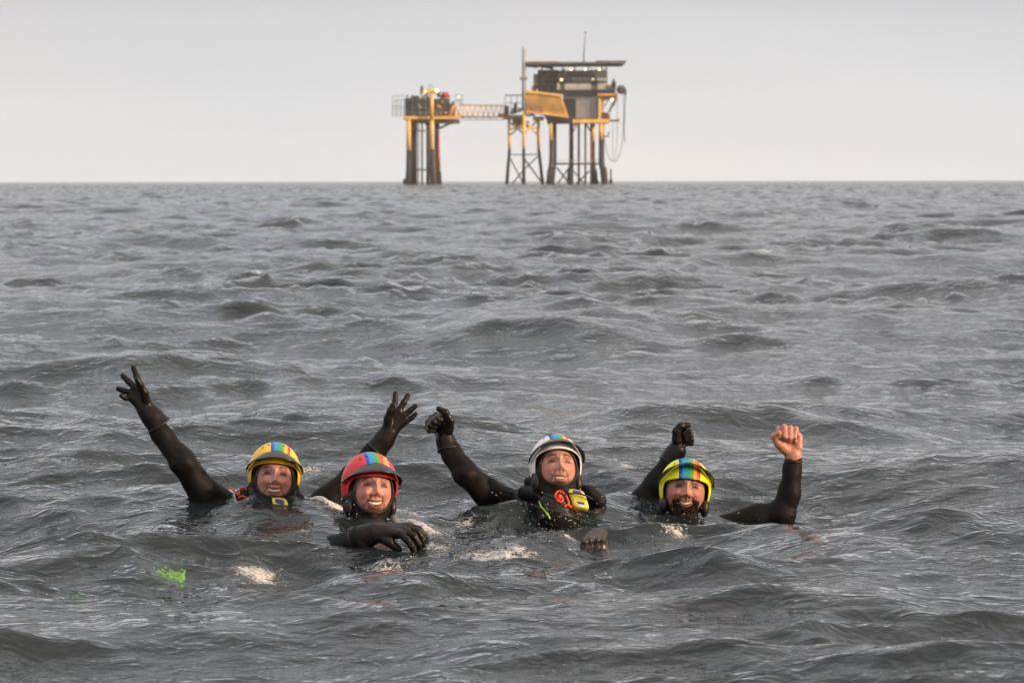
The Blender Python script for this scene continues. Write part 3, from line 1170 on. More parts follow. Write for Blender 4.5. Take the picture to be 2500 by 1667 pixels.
# ---- the middle bridge tower
bt = empty('bridge_tower', tuple(q1(1300, 1430, 6)))
tag(bt, 'three legged yellow bridge support tower with a tall thin mast', 'bridge tower')
for pts in ([(1167, 866, 2), (1167, 1000, 2), (1170, 1060, 2), (1172, 1135, 2), (1145, 1480, 0)],
            [(1300, 800, -3), (1298, 1000, -3), (1297, 1135, -3), (1298, 1480, -4)],
            [(1430, 850, 3), (1427, 1000, 3), (1430, 1135, 3), (1470, 1480, 2)]):
    pleg(bt, pts, 14, 1135, M_YEL, M_DRK)
for a, b, r, m in (((1172, 1185, 2), (1298, 1188, -3), 5, M_DRK), ((1298, 1188, -3), (1432, 1182, 3), 5, M_DRK),
                   ((1180, 1222, 2), (1292, 1440, -3), 6, M_DRK), ((1292, 1330, -3), (1180, 1460, 1), 6, M_DRK),
                   ((1305, 1225, -3), (1462, 1440, 2), 7, M_DRK), ((1434, 1190, 3), (1300, 1318, -3), 6, M_DRK),
                   ((1175, 1015, 2), (1290, 920, -3), 7, M_YEL), ((1175, 900, 2), (1290, 1000, -3), 6, M_BRN),
                   ((1305, 1000, -3), (1422, 880, 3), 8, M_YEL), ((1305, 890, -3), (1422, 1010, 3), 7, M_YEL),
                   ((1175, 960, 2), (1292, 955, -3), 6, M_BRN), ((1305, 950, -3), (1422, 950, 3), 6, M_YEL)):
    ptube('cross_brace', bt, [a, b], r, m)
pbox('tower_deck', bt, 1122, 836, 1296, 872, M_BRN, 0, 9)
pbox('tower_deck', bt, 1310, 826, 1360, 850, M_YEL, -3.5, 4)
pbox('deck_edge', bt, 1380, 850, 1476, 884, M_YEL, 0, 6)
pbox('pump_unit', bt, 1200, 870, 1290, 940, M_BRN, 1, 7)
pbox('pump_unit', bt, 1318, 890, 1345, 950, M_MAR, 1, 4)
clutter(bt, 1180, 1290, 850, 950, 18, -0.5, [M_BRN, M_DRK, M_YEL, M_DGR], 8, 22)
clutter(bt, 1290, 1480, 770, 850, 14, -0.5, [M_BRN, M_BRN, M_YEL, M_DGR], 10, 26)
clutter(bt, 1170, 1290, 770, 838, 12, 0.5, [M_DGR, M_PUR, M_WHT, M_GRY, M_DRK], 10, 30)
pbox('control_cabin', bt, 1124, 754, 1166, 834, M_DRK, 0, 4)
pbox('maroon_cabinet', bt, 1208, 735, 1240, 800, M_PUR, 0, 3)
railing(bt, 1132, 1290, 660, 800, 0, 4, M_GRY, 'railing', True, 3.6)
railing(bt, 1132, 1290, 664, 800, 6, 4, M_GRY, 'railing', False, 3.0)
mast = ptube('mast', bt, [(1291, 800, -2.5), (1291, 520, -2.5), (1291, 270, -2.5), (1292, 228, -2.5)], [10, 9, 6.5, 2.5], M_DGR)
ptube('mast_ladder', mast, [(1313, 800, -2.0), (1312, 520, -2.0), (1310, 262, -2.0)], [7, 6, 5], M_PNK)
pbox('mast_fitting', mast, 1262, 505, 1330, 530, M_GRY, -3.2, -2.8)

# ---- enclosed yellow bridge
eb = empty('enclosed_bridge', tuple(q1(1490, 840, 4)))
tag(eb, 'ribbed yellow enclosed bridge sloping from the middle tower to the large platform', 'footbridge')


def quad_plate(name, par, c, m, d0, d1):
    """plate with a four-cornered outline (X, Y) and thickness from d0 to d1"""
    a = [q1(x, y, d0) for x, y in c]
    b = [q1(x, y, d1) for x, y in c]
    v = np.array(a + b)
    fs = [(0, 1, 2, 3), (7, 6, 5, 4)] + [(i, i + 4, (i + 1) % 4 + 4, (i + 1) % 4) for i in range(4)]
    me = mesh_np(name, v, np.array(fs), smooth=False)
    bm = bmesh.new()
    bm.from_mesh(me)
    bmesh.ops.recalc_face_normals(bm, faces=bm.faces)
    bm.to_mesh(me)
    bm.free()
    return link(name, me, par, [m])


quad_plate('side_wall', eb, [(1306, 640), (1630, 676), (1690, 850), (1322, 800)], M_YEL, -4.0, -1.5)
quad_plate('roof_beam', eb, [(1304, 618), (1630, 656), (1632, 678), (1306, 642)], M_YEL, -4.8, 0.5)
quad_plate('floor_beam', eb, [(1322, 800), (1690, 850), (1694, 864), (1322, 816)], M_YEL, -4.8, 0.5)
quad_plate('underside', eb, [(1478, 838), (1692, 864), (1700, 890), (1500, 882)], M_DGR, -2.0, 4.0)
for i in range(16):
    t = (i + 0.5) / 16
    xt, yt = 1306 + (1630 - 1306) * t, 642 + (676 - 642) * t
    xb, yb = 1322 + (1690 - 1322) * t, 800 + (850 - 800) * t
    ptube('wall_rib', eb, [(xt, yt, -4.1), (xb, yb, -4.1)], 3.2, M_YEL, 6)
    if i < 15:
        xt2 = 1306 + (1630 - 1306) * (t + 1 / 16)
        ptube('wall_brace', eb, [(xt2, yt, -4.1), (xb, yb, -4.1)], 2.4, M_BRN, 6)
quad_plate('rusty_patch', eb, [(1360, 770), (1450, 760), (1470, 825), (1370, 810)], M_RST, -4.5, -4.2)

# ---- the large platform with the helideck
mp_ = empty('helideck_platform', tuple(q1(1780, 1430, 8)))
tag(mp_, 'large grey and yellow platform carrying the helideck at the right', 'oil platform')
for x, r, ys, mt, mb, dy in ((1537, 15, 1060, M_YEL, M_DRK, 0), (1578, 14, 1060, M_BRN, M_DRK, 9), (1722, 20, 1068, M_BRN, M_DRK, 8),
                             (1912, 21, 1066, M_YEL, M_DRK, 8), (1978, 20, 1052, M_YEL, M_DRK, -1), (2004, 13, 1052, M_BRN, M_MAR, 9)):
    sp = (x - 1760) * 0.035
    pleg(mp_, [(x, 905, dy), (x, ys, dy), (x, 1250, dy), (x + sp * 2, 1340, dy), (x + sp * 4, 1480, dy)], r, ys, mt, mb)
for x, r, m in ((1557, 5, M_DGR), (1787, 11, M_MAR), (1845, 9, M_MAR), (1895, 8, M_BRN), (1565, 5, M_DGR)):
    ptube('conductor', mp_, [(x, 905, 5), (x, 1480, 5)], r, m)
for x, w in ((1545, 36), (1706, 26), (1916, 32), (1998, 34)):
    ptube('pile_sleeve', mp_, [(x, 1290, 3), (x + (x - 1760) * 0.05, 1340, 3), (x + (x - 1760) * 0.08, 1480, 3)], [w * 0.55, w * 0.85, w * 0.95], M_DRK)
for a, b, r in (((1580, 1268, 0), (1990, 1268, 0), 8), ((1590, 1300, 2), (1700, 1440, 2), 8), ((1700, 1300, 4), (1600, 1440, 4), 6), ((1880, 1330, 4), (1760, 1450, 4), 7),
                ((1740, 1330, 4), (1830, 1440, 4), 6), ((1890, 1300, 2), (1960, 1440, 2), 8), ((1740, 930, 4), (1775, 905, 4), 7), ((1890, 980, 4), (1850, 910, 4), 7), ((1740, 980, 4), (1770, 920, 4), 5)):
    ptube('cross_brace', mp_, [a, b], r, M_MAR)
railing(mp_, 1600, 1960, 1238, 1262, -0.5, 13, M_PNK, 'railing', False, 1.8)
ptube('boat_landing_post', mp_, [(2066, 1310, 0), (2068, 1480, 0)], 7, M_MAR)
pbox('boat_landing', mp_, 2010, 1300, 2030, 1470, M_PUR, -2, 2)
pbox('boat_landing', mp_, 2052, 1405, 2082, 1470, M_MAR, -1, 1)
pbox('main_beam', mp_, 1730, 874, 2056, 908, M_YEL, -2.0, 14)
pbox('main_beam', mp_, 1508, 882, 1730, 910, M_BRN, -0.5, 14)
quad_plate('beam_corner', mp_, [(1490, 862), (1560, 872), (1560, 908), (1524, 908)], M_YEL, 0, 4)
pbox('main_module', mp_, 1650, 640, 1955, 874, M_DGR, 0, 14)
pbox('cladding_panel', mp_, 1757, 698, 1850, 866, M_GRY, -0.5, 0)
pbox('cladding_panel', mp_, 1852, 702, 1944, 866, M_GRY, -0.5, 0)
pbox('module_side', mp_, 1632, 700, 1650, 874, M_DRK, 1, 14)
for i in range(7):
    pbox('wall_rib', mp_, 1660 + i * 14, 690, 1664 + i * 14, 870, M_DRK, -0.4, 0)
for i in range(10):
    pbox('vent_louvre', mp_, 1665 + i * 29, 650, 1686 + i * 29, 672, M_DRK, -0.3, 0)
pbox('yellow_column', mp_, 1955, 692, 1978, 874, M_YEL, -2, 1)
pbox('yellow_column', mp_, 1990, 700, 2010, 874, M_YEL, 5, 8)
pbox('side_platform', mp_, 1950, 646, 2125, 680, M_BRN, 0, 10)
pbox('side_platform_edge', mp_, 1950, 648, 2100, 662, M_YEL, -0.4, 0)
pbox('under_bracket', mp_, 1960, 680, 2060, 702, M_BRN, 1, 8)
ptube('side_strut', mp_, [(2112, 672, 2), (2052, 815, 2)], 9, M_BRN)
ptube('side_strut', mp_, [(2125, 690, 5), (2090, 760, 5)], 6, M_BRN)
ptube('side_strut', mp_, [(2010, 760, 2), (2060, 690, 2)], 5, M_GRY)
lamp(mp_, 2080, 702, 15, M_LAMP, -0.5)
pbox('winch_house', mp_, 1985, 815, 2045, 874, M_PUR, -1, 4)
pbox('winch_house', mp_, 2045, 832, 2062, 878, M_GRY, 0, 4)
ptube('outrigger', mp_, [(2045, 888, 0), (2130, 886, 0)], 9, M_BRN)
pbox('red_end', mp_, 2130, 866, 2142, 900, M_ORG, -1, 1)
ptube('davit', mp_, [(2000, 1020, 0), (2040, 1030, 0), (2050, 985, 0)], 7, M_BRN)
# accommodation block
pbox('accommodation', mp_, 1600, 440, 2038, 640, M_DGR, 2, 16)
pbox('stair_block', mp_, 1424, 432, 1600, 640, M_DGR, 6, 16)
for i in range(6):
    pbox('wall_rib', mp_, 1430 + i * 28, 436, 1436 + i * 28, 636, M_GRY if i % 2 else M_DRK, 5.5, 6)
for i in range(4):
    pbox('stair_landing', mp_, 1418, 470 + i * 44, 1600, 476 + i * 44, M_GRY, 4.5, 6)
clutter(mp_, 1424, 1600, 420, 520, 16, 3.5, [M_DGR, M_DRK, M_GRY, M_PNK, M_BRN], 10, 34)
clutter(mp_, 1424, 1600, 520, 640, 18, 3.5, [M_DGR, M_DRK, M_GRY, M_BRN, M_PUR], 10, 34)
pbox('cabin', mp_, 1385, 470, 1424, 600, M_GRY, 6, 10)
pbox('cabin', mp_, 1370, 575, 1412, 622, M_BRN, 5, 9)
pbox('cladding_panel', mp_, 1660, 544, 1775, 612, M_LGR, 1.6, 2)
pbox('cladding_panel', mp_, 1777, 544, 1892, 612, M_LGR, 1.6, 2)
pbox('cladding_panel', mp_, 1950, 508, 2032, 612, M_LGN, 1.6, 2)
pbox('white_door', mp_, 1594, 545, 1616, 612, M_WHT, 1.4, 2)
for i in range(9):
    w = pbox('window', mp_, 1632 + i * 34, 468, 1656 + i * 34, 506, M_WIN, 1.7, 2)
    pbox('window_frame', w, 1632 + i * 34, 506, 1656 + i * 34, 510, M_GRY, 1.6, 1.95)
for i in range(8):
    pbox('balcony_post', mp_, 1640 + i * 50, 512, 1646 + i * 50, 544, M_GRY, 0.6, 1.0)
pbox('balcony', mp_, 1616, 536, 2036, 544, M_DRK, 0.4, 1.95)
pbox('lower_walkway', mp_, 1600, 612, 2100, 646, M_DRK, -0.5, 12)
railing(mp_, 1605, 2095, 596, 612, -0.5, 22, M_GRY, 'railing', False, 1.6)
clutter(mp_, 1620, 2020, 425, 540, 22, 0.8, [M_DGR, M_GRY, M_DRK, M_LGR, M_DRK], 8, 26)
for x in (1715, 1845, 1970):
    lamp(mp_, x, 435, 14, M_LAMP, 0.2)
lamp(mp_, 1630, 526, 15, M_LAMP, 0.2)
lamp(mp_, 1908, 520, 9, M_LAMP, 0.2)
hd = quad_plate('helideck', mp_, [(1312, 374), (2196, 374), (2185, 388), (1330, 394)], M_DGR, -6, 22)
for x0, x1, y0, y1 in ((1316, 1420, 396, 420), (1420, 1560, 396, 432), (2030, 2150, 390, 404)):
    quad_plate('helideck_bracket', hd, [(x0, y0), (x1, y0), (x1, y1), (x0 + 40, (y0 + y1) / 2)], M_DGR, 2, 6)
for x in (1450, 1560, 1640, 1760, 1880, 1990, 2036):
    ptube('helideck_strut', hd, [(x, 398, 4), (x + prg.uniform(-25, 25), 445, 4)], 6, M_GRY)
pbox('net_edge', hd, 1930, 362, 2196, 373, M_BRN, -6, -5)
pbox('net_edge', hd, 1330, 366, 1600, 373, M_YEL, -6, -5)
ant = ptube('antenna', mp_, [(1830, 372, 6), (1834, 270, 6), (1843, 150, 6), (1847, 100, 6)], [6.5, 6, 3.6, 3.2], M_DGR)
pbox('antenna_head', ant, 1836, 94, 1858, 106, M_GRY, 5.6, 6.4)
# crane and boats hung out on the right
pbox('crane_cab', mp_, 2076, 540, 2112, 600, M_DRK, 1, 4)
ptube('crane_mast', mp_, [(2094, 515, 2), (2094, 545, 2)], 9, M_PUR)
pbox('crane_base', mp_, 2042, 570, 2110, 646, M_BRN, 1, 6)
v, f = revolve_ellipsoid(q1(2160, 612, 2), np.array([42, 30, 40]) / 3.618 * PXM, 14, 9)
link('lifeboat', mesh_np('lifeboat', v, f), mp_, [M_DGR])
pbox('lifeboat_frame', mp_, 2126, 575, 2186, 592, M_GRY, -0.5, 1)
pbox('lifeboat_frame', mp_, 2186, 600, 2206, 660, M_DGR, 0.5, 3)
ptube('hose', mp_, [(2198, 650, 0), (2190, 800, 0), (2184, 950, 0), (2190, 1075, 0)], 4, M_HOSE, 7)
ptube('hose', mp_, bezier_pts([(2180, 655, 1), (2180, 900, 1), (2160, 1130, 1), (2110, 1245, 1), (2060, 1225, 1), (2025, 1130, 1), (2010, 1040, 1)], 36), 2.8, M_HOSE, 7)
ptube('hose', mp_, bezier_pts([(2128, 670, 2), (2125, 850, 2), (2124, 1050, 2), (2100, 1240, 2)], 20), 2.2, M_HOSE, 7)
ptube('hose', mp_, bezier_pts([(2090, 900, 2), (2086, 1050, 2), (2085, 1240, 2)], 16), 2.0, M_HOSE, 7)


# ------------------------------------------------------------------ the four swimmers
def skin_mat():
    m = bpy.data.materials.new('wet_skin')
    m.use_nodes = True
    n, l = m.node_tree.nodes, m.node_tree.links
    b = n['Principled BSDF']
    a = n.new('ShaderNodeAttribute')
    a.attribute_name = 'tone'
    tc = n.new('ShaderNodeTexCoord')
    t = n.new('ShaderNodeTexNoise')
    t.inputs['Scale'].default_value = 160
    t.inputs['Detail'].default_value = 5
    l.new(tc.outputs['Object'], t.inputs['Vector'])
    r = n.new('ShaderNodeMapRange')
    r.inputs['From Min'].default_value = 0.3
    r.inputs['From Max'].default_value = 0.7
    r.inputs['To Min'].default_value = 0.86
    r.inputs['To Max'].default_value = 1.12
    l.new(t.outputs['Fac'], r.inputs['Value'])
    mx = n.new('ShaderNodeMix')
    mx.data_type = 'RGBA'
    mx.blend_type = 'MULTIPLY'
    mx.inputs[0].default_value = 1
    l.new(a.outputs['Color'], mx.inputs[6])
    l.new(r.outputs[0], mx.inputs[7])
    l.new(mx.outputs[2], b.inputs['Base Color'])
    b.inputs['Roughness'].default_value = 0.42
    b.inputs['Specular IOR Level'].default_value = 0.45
    b.inputs['Subsurface Weight'].default_value = 0.0
    b.inputs['Subsurface Radius'].default_value = (0.006, 0.0022, 0.0012)
    b.inputs['Subsurface Scale'].default_value = 1.0
    bp = n.new('ShaderNodeBump')
    bp.inputs['Strength'].default_value = 0.25
    bp.inputs['Distance'].default_value = 0.0015
    l.new(t.outputs['Fac'], bp.inputs['Height'])
    l.new(bp.outputs[0], b.inputs['Normal'])
    return m


M_SKIN = skin_mat()
M_NEO = mat('wet_neoprene', (0.009, 0.0088, 0.009), 0.58, spec=0.12, noise=0.25, nscale=18, bump=0.5, bscale=60)
M_SMOOTH = mat('smooth_skin_neoprene', (0.013, 0.012, 0.0115), 0.33, spec=0.55, noise=0.25, nscale=25, bump=0.35, bscale=45)
M_GLOVE = mat('glove_rubber', (0.009, 0.0086, 0.0084), 0.34, spec=0.22, noise=0.2, nscale=40, bump=0.4, bscale=90)
M_HOOD = mat('hood_neoprene', (0.010, 0.0098, 0.0095), 0.5, spec=0.4, noise=0.25, nscale=30, bump=0.4, bscale=80)
M_VEST = mat('vest_fabric', (0.008, 0.008, 0.009), 0.6, spec=0.25, noise=0.3, nscale=50, bump=0.8, bscale=120)
M_REDVEST = mat('red_vest_fabric', (0.20, 0.013, 0.015), 0.6, spec=0.4, noise=0.25, nscale=40, bump=0.6, bscale=90)
M_PEAK = mat('tinted_peak_plastic', (0.022, 0.021, 0.020), 0.22, spec=0.5, noise=0.25, nscale=35)
M_GREYGLOVE = mat('wet_grey_glove', (0.035, 0.034, 0.034), 0.38, spec=0.4, noise=0.25, nscale=40, bump=0.5, bscale=90)
M_BLACK = mat('black_rubber', (0.012, 0.012, 0.012), 0.45, noise=0.2, nscale=60)
M_TEETH = mat('teeth', (0.72, 0.66, 0.56), 0.2, spec=0.5)
M_HOLE = mat('vent_dark', (0.004, 0.004, 0.004), 0.8)
M_RIVET = mat('rivet_metal', (0.35, 0.34, 0.32), 0.35, metal=0.9)
M_ORANGE = mat('orange_cord', (0.85, 0.075, 0.012), 0.5, noise=0.1, nscale=400)
M_GREENCORD = mat('lime_cord', (0.32, 0.72, 0.03), 0.5, noise=0.1, nscale=400)
M_BEACY = mat('beacon_yellow', (0.66, 0.60, 0.06), 0.35, noise=0.08, nscale=60)
M_BEACB = mat('beacon_blue', (0.045, 0.055, 0.26), 0.35, noise=0.12, nscale=60)
M_WHITE = mat('white_print', (0.7, 0.7, 0.68), 0.4)
M_GREYLET = mat('grey_print', (0.28, 0.27, 0.26), 0.5)
M_REDLET = mat('red_print', (0.45, 0.05, 0.03), 0.5)
M_NET = mat('net_cord', (0.10, 0.10, 0.10), 0.6)
M_SILVER = mat('silver_ring', (0.8, 0.78, 0.72), 0.2, metal=1.0)
M_CLEAR = mat('grey_tube', (0.16, 0.17, 0.15), 0.35, noise=0.2, nscale=50)


def helmet_mat(name, base, stripes):
    """glossy shell with printed fore-and-aft colour bands; stripes: [(x0, colour), ..., (x_end, None)] in helmet metres"""
    m = bpy.data.materials.new(name)
    m.use_nodes = True
    n, l = m.node_tree.nodes, m.node_tree.links
    b = n['Principled BSDF']
    at = n.new('ShaderNodeAttribute')
    at.attribute_name = 'across'
    mr = n.new('ShaderNodeMapRange')
    mr.inputs['From Min'].default_value = -0.1
    mr.inputs['From Max'].default_value = 0.1
    l.new(at.outputs['Fac'], mr.inputs['Value'])
    rp = n.new('ShaderNodeValToRGB')
    rp.color_ramp.interpolation = 'CONSTANT'
    rp.color_ramp.elements[0].position = 0
    rp.color_ramp.elements[0].color = (*base, 1)
    rp.color_ramp.elements.remove(rp.color_ramp.elements[1])
    for x0, c in stripes:
        e = rp.color_ramp.elements.new((x0 + 0.1) / 0.2)
        e.color = (*(c if c else base), 1)
    l.new(mr.outputs[0], rp.inputs[0])
    tc = n.new('ShaderNodeTexCoord')
    t = n.new('ShaderNodeTexNoise')
    t.inputs['Scale'].default_value = 28
    t.inputs['Detail'].default_value = 7
    l.new(tc.outputs['Object'], t.inputs['Vector'])
    r = n.new('ShaderNodeMapRange')
    r.inputs['From Min'].default_value = 0.3
    r.inputs['From Max'].default_value = 0.7
    r.inputs['To Min'].default_value = 0.92
    r.inputs['To Max'].default_value = 1.05
    l.new(t.outputs['Fac'], r.inputs['Value'])
    mx = n.new('ShaderNodeMix')
    mx.data_type = 'RGBA'
    mx.blend_type = 'MULTIPLY'
    mx.inputs[0].default_value = 1
    l.new(rp.outputs[0], mx.inputs[6])
    l.new(r.outputs[0], mx.inputs[7])
    l.new(mx.outputs[2], b.inputs['Base Color'])
    r2 = n.new('ShaderNodeMapRange')
    r2.inputs['From Min'].default_value = 0.35
    r2.inputs['From Max'].default_value = 0.65
    r2.inputs['To Min'].default_value = 0.22
    r2.inputs['To Max'].default_value = 0.42
    l.new(t.outputs['Fac'], r2.inputs['Value'])
    l.new(r2.outputs[0], b.inputs['Roughness'])
    return m


BLUE, AZURE, TEAL, GREEN, GOLD, REDC, ORNG, PINK = (0.015, 0.075, 0.40), (0.02, 0.26, 0.62), (0.015, 0.30, 0.17), (0.10, 0.30, 0.05), (0.80, 0.42, 0.03), (0.62, 0.05, 0.05), (0.85, 0.30, 0.03), (0.8, 0.30, 0.28)


def shell_pt(phi, z, off=0.0):
    """point on the helmet shell at azimuth phi (0 front, + to the right of the picture) and height z"""
    c = np.array([0, 0.010, 0.030])
    rx, ry, rz = 0.1005 + off, 0.119 + off, 0.108 + off
    ct = np.clip((z - c[2]) / rz, -1, 1)
    st = np.where(ct >= 0, np.sqrt(1 - ct ** 2), (1 - ct ** 2) ** 0.28)
    return np.stack([c[0] + rx * st * np.sin(phi), c[1] - ry * st * np.cos(phi), c[2] + rz * ct], -1)


def make_helmet(person, M, name_mat, peak_up=0.0, front_z=0.050, rim_stripes=False):
    nphi, nt = 112, 26
    phi = np.linspace(-np.pi, np.pi, nphi, endpoint=False)
    a = np.degrees(np.abs(phi))
    kx = [0, 30, 52, 62, 70, 76, 84, 96, 106, 118, 130, 150, 180]
    kz = [front_z, front_z - .003, front_z - .010, front_z - .020, -.022, -.042, -.046, -.040, -.056, -.084, -.088, -.084, -.078]
    ze = np.interp(a, kx, kz)
    # outer skin from the crown to the edge, then the rolled edge and the lining back up
    rows_ = []
    top = 0.030 + 0.108
    for off, ts in ((0.0, np.linspace(0.03, 1, nt)), (-0.0035, [1.0]), (-0.007, np.linspace(0.99, 0.03, 12))):
        for t in ts:
            th_e = np.arccos(np.clip((ze - 0.030) / 0.108, -0.999, 1))
            th = th_e * t
            z = 0.030 + 0.108 * np.cos(th)
            rows_.append(shell_pt(phi, z, 0) + 0)
            if off:
                nrm = rows_[-1] - np.array([0, 0.01, 0.03])
                nrm /= np.linalg.norm(nrm, axis=1)[:, None]
                rows_[-1] = rows_[-1] + nrm * off - (np.array([0, 0, 0.0018]) if off == -0.0035 else 0)
    v = np.vstack(rows_)
    nr = len(rows_)
    f = ring_faces(nr, nphi, flip=False)
    n0 = len(v)
    v = np.vstack([v, [0, 0.010, top], [0, 0.010, top - 0.007]])
    j = np.arange(nphi)
    t1 = np.stack([np.full(nphi, n0), (j + 1) % nphi, j], -1)
    b = (nr - 1) * nphi
    t2 = np.stack([np.full(nphi, n0 + 1), b + j, b + (j + 1) % nphi], -1)
    # which side is lining
    me = mesh_np('helmet', xf(M, v), [f, np.vstack([t1, t2])])
    acr = v[:, 0].copy()
    if not rim_stripes:
        acr[(v[:, 1] < 0) & (v[:, 2] < 0.074)] = -0.09
    attr(me, 'across', acr)
    me.materials.append(name_mat)
    me.materials.append(M_BLACK)
    mi = np.zeros(len(me.polygons), dtype=np.int32)
    lin0 = (nt) * nphi
    mi[lin0:len(f)] = 1
    mi[len(f) + nphi:] = 1
    me.polygons.foreach_set('material_index', mi)
    h = link('helmet', me, person)
    # peak: curved plate hinged at both temples
    pm = R(80)
    ph = np.linspace(-pm, pm, 49)
    q = np.abs(ph) / pm
    z_in = 0.094 - 0.050 * q ** 1.6 + peak_up * 0.018 * (1 - q ** 2)
    z_out = 0.062 - 0.038 * q ** 1.8 + peak_up * 0.046 * (1 - q ** 1.6)
    hump = 0.010 * (1 - smooth01((q - 0.45) / 0.25))
    z_in = z_in - 0.010 + hump
    reach = 0.002 + (0.030 + peak_up * 0.004) * (1 - q ** 2.2)
    rowsP = []
    for off in (0.0, -0.003):
        for s in np.linspace(0, 1, 7):
            z = z_in * (1 - s) + z_out * s
            pt = shell_pt(ph, np.minimum(z_in, z + 0.0), 0.004)
            rad = pt * np.array([1, 1, 0])
            rad /= np.linalg.norm(rad, axis=1)[:, None] + 1e-9
            # plate runs straight out from its seat on the shell
            p0 = shell_pt(ph, z_in, 0.0045)
            r0 = p0 * np.array([1, 1, 0]) / (np.linalg.norm(p0[:, :2], axis=1)[:, None])
            zt = shell_pt(ph, z_out, 0.0045)
            end = zt + r0 * reach[:, None]
            w = p0 * (1 - s) + end * s + r0 * (0.006 * s * (1 - s) * 4)[..., None] * 0.6
            rowsP.append(w + np.array([0, 0, off]) + (-0.002 * r0 if off else 0))
    n49 = len(ph)
    vP = np.vstack(rowsP)
    fP = [ring_faces(7, n49, closed=False, flip=True), ring_faces(7, n49, closed=False) + 7 * n49]
    # stitch the rims
    for ra_, rb_, fl in ((0, 7, False), (6, 13, True)):
        i = np.arange(n49 - 1)
        s_ = np.stack([ra_ * n49 + i, ra_ * n49 + i + 1, rb_ * n49 + i + 1, rb_ * n49 + i], -1)
        fP.append(s_[:, ::-1] if fl else s_)
    for col, fl in ((0, True), (n49 - 1, False)):
        i = np.arange(6)
        s_ = np.stack([i * n49 + col, (i + 1) * n49 + col, (i + 8) * n49 + col, (i + 7) * n49 + col], -1)
        fP.append(s_[:, ::-1] if fl else s_)
    link('peak', mesh_np('peak', xf(M, vP), fP), h, [M_PEAK])
    for sx in (-1, 1):
        c = shell_pt(np.array([sx * R(79)]), np.array([0.036]), 0.006)[0]
        v, fl = revolve_ellipsoid(c, (0.004, 0.0055, 0.0055), 10, 6)
        link('rivet', mesh_np('rivet', xf(M, v), fl), h, [M_RIVET])
        c = np.array([sx * 0.0790, -0.004, -0.046])
        v, fl = revolve_ellipsoid(c, (0.0185, 0.036, 0.036), 20, 14)
        link('ear_pad', mesh_np('ear_pad', xf(M, v), fl), h, [M_BLACK])
        for k, (dphi, zz) in enumerate(((R(22), 0.118), (R(38), 0.107))):
            c = shell_pt(np.array([sx * (dphi + R(8))]), np.array([zz]), 0.0003)[0]
            nrm = (c - np.array([0, 0.01, 0.03])) / np.array([0.10, 0.119, 0.108]) ** 2
            nrm /= np.linalg.norm(nrm)
            t1_ = np.cross(nrm, [0, 1, 0])
            t1_ /= np.linalg.norm(t1_)
            t2_ = np.cross(nrm, t1_)
            an = np.linspace(0, 2 * np.pi, 10, endpoint=False)
            ring = c + 0.0048 * (np.cos(an)[:, None] * t1_ + np.sin(an)[:, None] * t2_ * 0.75)
            v = np.vstack([ring + nrm * 0.0006, ring * 1 - nrm * 0.004])
            fl = [ring_faces(2, 10)]
            v = np.vstack([v, c + nrm * 0.0006])
            jj_ = np.arange(10)
            fl.append(np.stack([np.full(10, 20), (jj_ + 1) % 10, jj_], -1))
            link('vent_hole', mesh_np('vent_hole', xf(M, v), fl), h, [M_HOLE])
    return h


def make_hood(person, M, wx=0.835, ztop=0.060, zbot=-0.086):
    nphi = 120
    ph = np.linspace(0, 2 * np.pi, nphi, endpoint=False)
    als = np.linspace(0.1, 1.5, 200)
    dt, db = (ztop - 0.012) / 0.118, (zbot - 0.012) / 0.118
    zc, hz = (dt + db) / 2, (dt - db) / 2
    a0 = np.zeros(nphi)
    for i, p_ in enumerate(ph):
        dx, dz = np.sin(als) * np.cos(p_), np.sin(als) * np.sin(p_)
        e = np.abs(dx / wx) ** 2.3 + np.abs((dz - zc) / hz) ** 2.3
        a0[i] = als[np.argmax(e > 1)]
    rws = []
    for off, da in ((0.001, 0.0), (0.004, -0.015), (0.0085, -0.012), (0.0095, 0.02), (0.0075, 0.06)):
        al = a0 + da
        d = np.stack([np.sin(al) * np.cos(ph), -np.cos(al), np.sin(al) * np.sin(ph)], -1)
        rws.append(head_base(d, off))
    for t in np.linspace(0.06, 1, 26)[1:]:
        al = (a0 + 0.06) * (1 - t) + (np.pi - 0.02) * t
        d = np.stack([np.sin(al) * np.cos(ph), -np.cos(al), np.sin(al) * np.sin(ph)], -1)
        puff = (0.010 + 0.010 * np.abs(d[:, 0])) * smooth01((-d[:, 2] + 0.15) / 0.5) * smooth01(t / 0.22)
        fold = 0.0022 * np.sin(26 * d[:, 2] + 5 * d[:, 0]) * smooth01(t / 0.3) * smooth01(-d[:, 2] * 3)
        rws.append(head_base(d, 0.007) * (1 + ((puff + fold) / 0.09)[:, None]))
    v = np.vstack(rws)
    f = ring_faces(len(rws), nphi)
    # collar: sleeve from under the jaw down the neck
    a = np.linspace(0, 2 * np.pi, 40, endpoint=False)
    cols = []
    for zz, rx, ry, cy in ((-0.075, 0.050, 0.045, 0.020), (-0.098, 0.066, 0.062, 0.014), (-0.118, 0.074, 0.076, 0.010), (-0.140, 0.077, 0.080, 0.012), (-0.165, 0.078, 0.078, 0.018), (-0.20, 0.085, 0.080, 0.03)):
        wr = 1 + 0.03 * np.sin(a * 5 + zz * 60)
        cols.append(np.stack([rx * wr * np.sin(a), cy - ry * wr * np.cos(a), np.full(40, zz)], -1))
    vc = np.vstack(cols)
    fc = ring_faces(len(cols), 40)
    v2, fl = join_np([(v, [f]), (vc, [fc])])
    return link('hood', mesh_np('hood', xf(M, v2), fl), person, [M_HOOD])


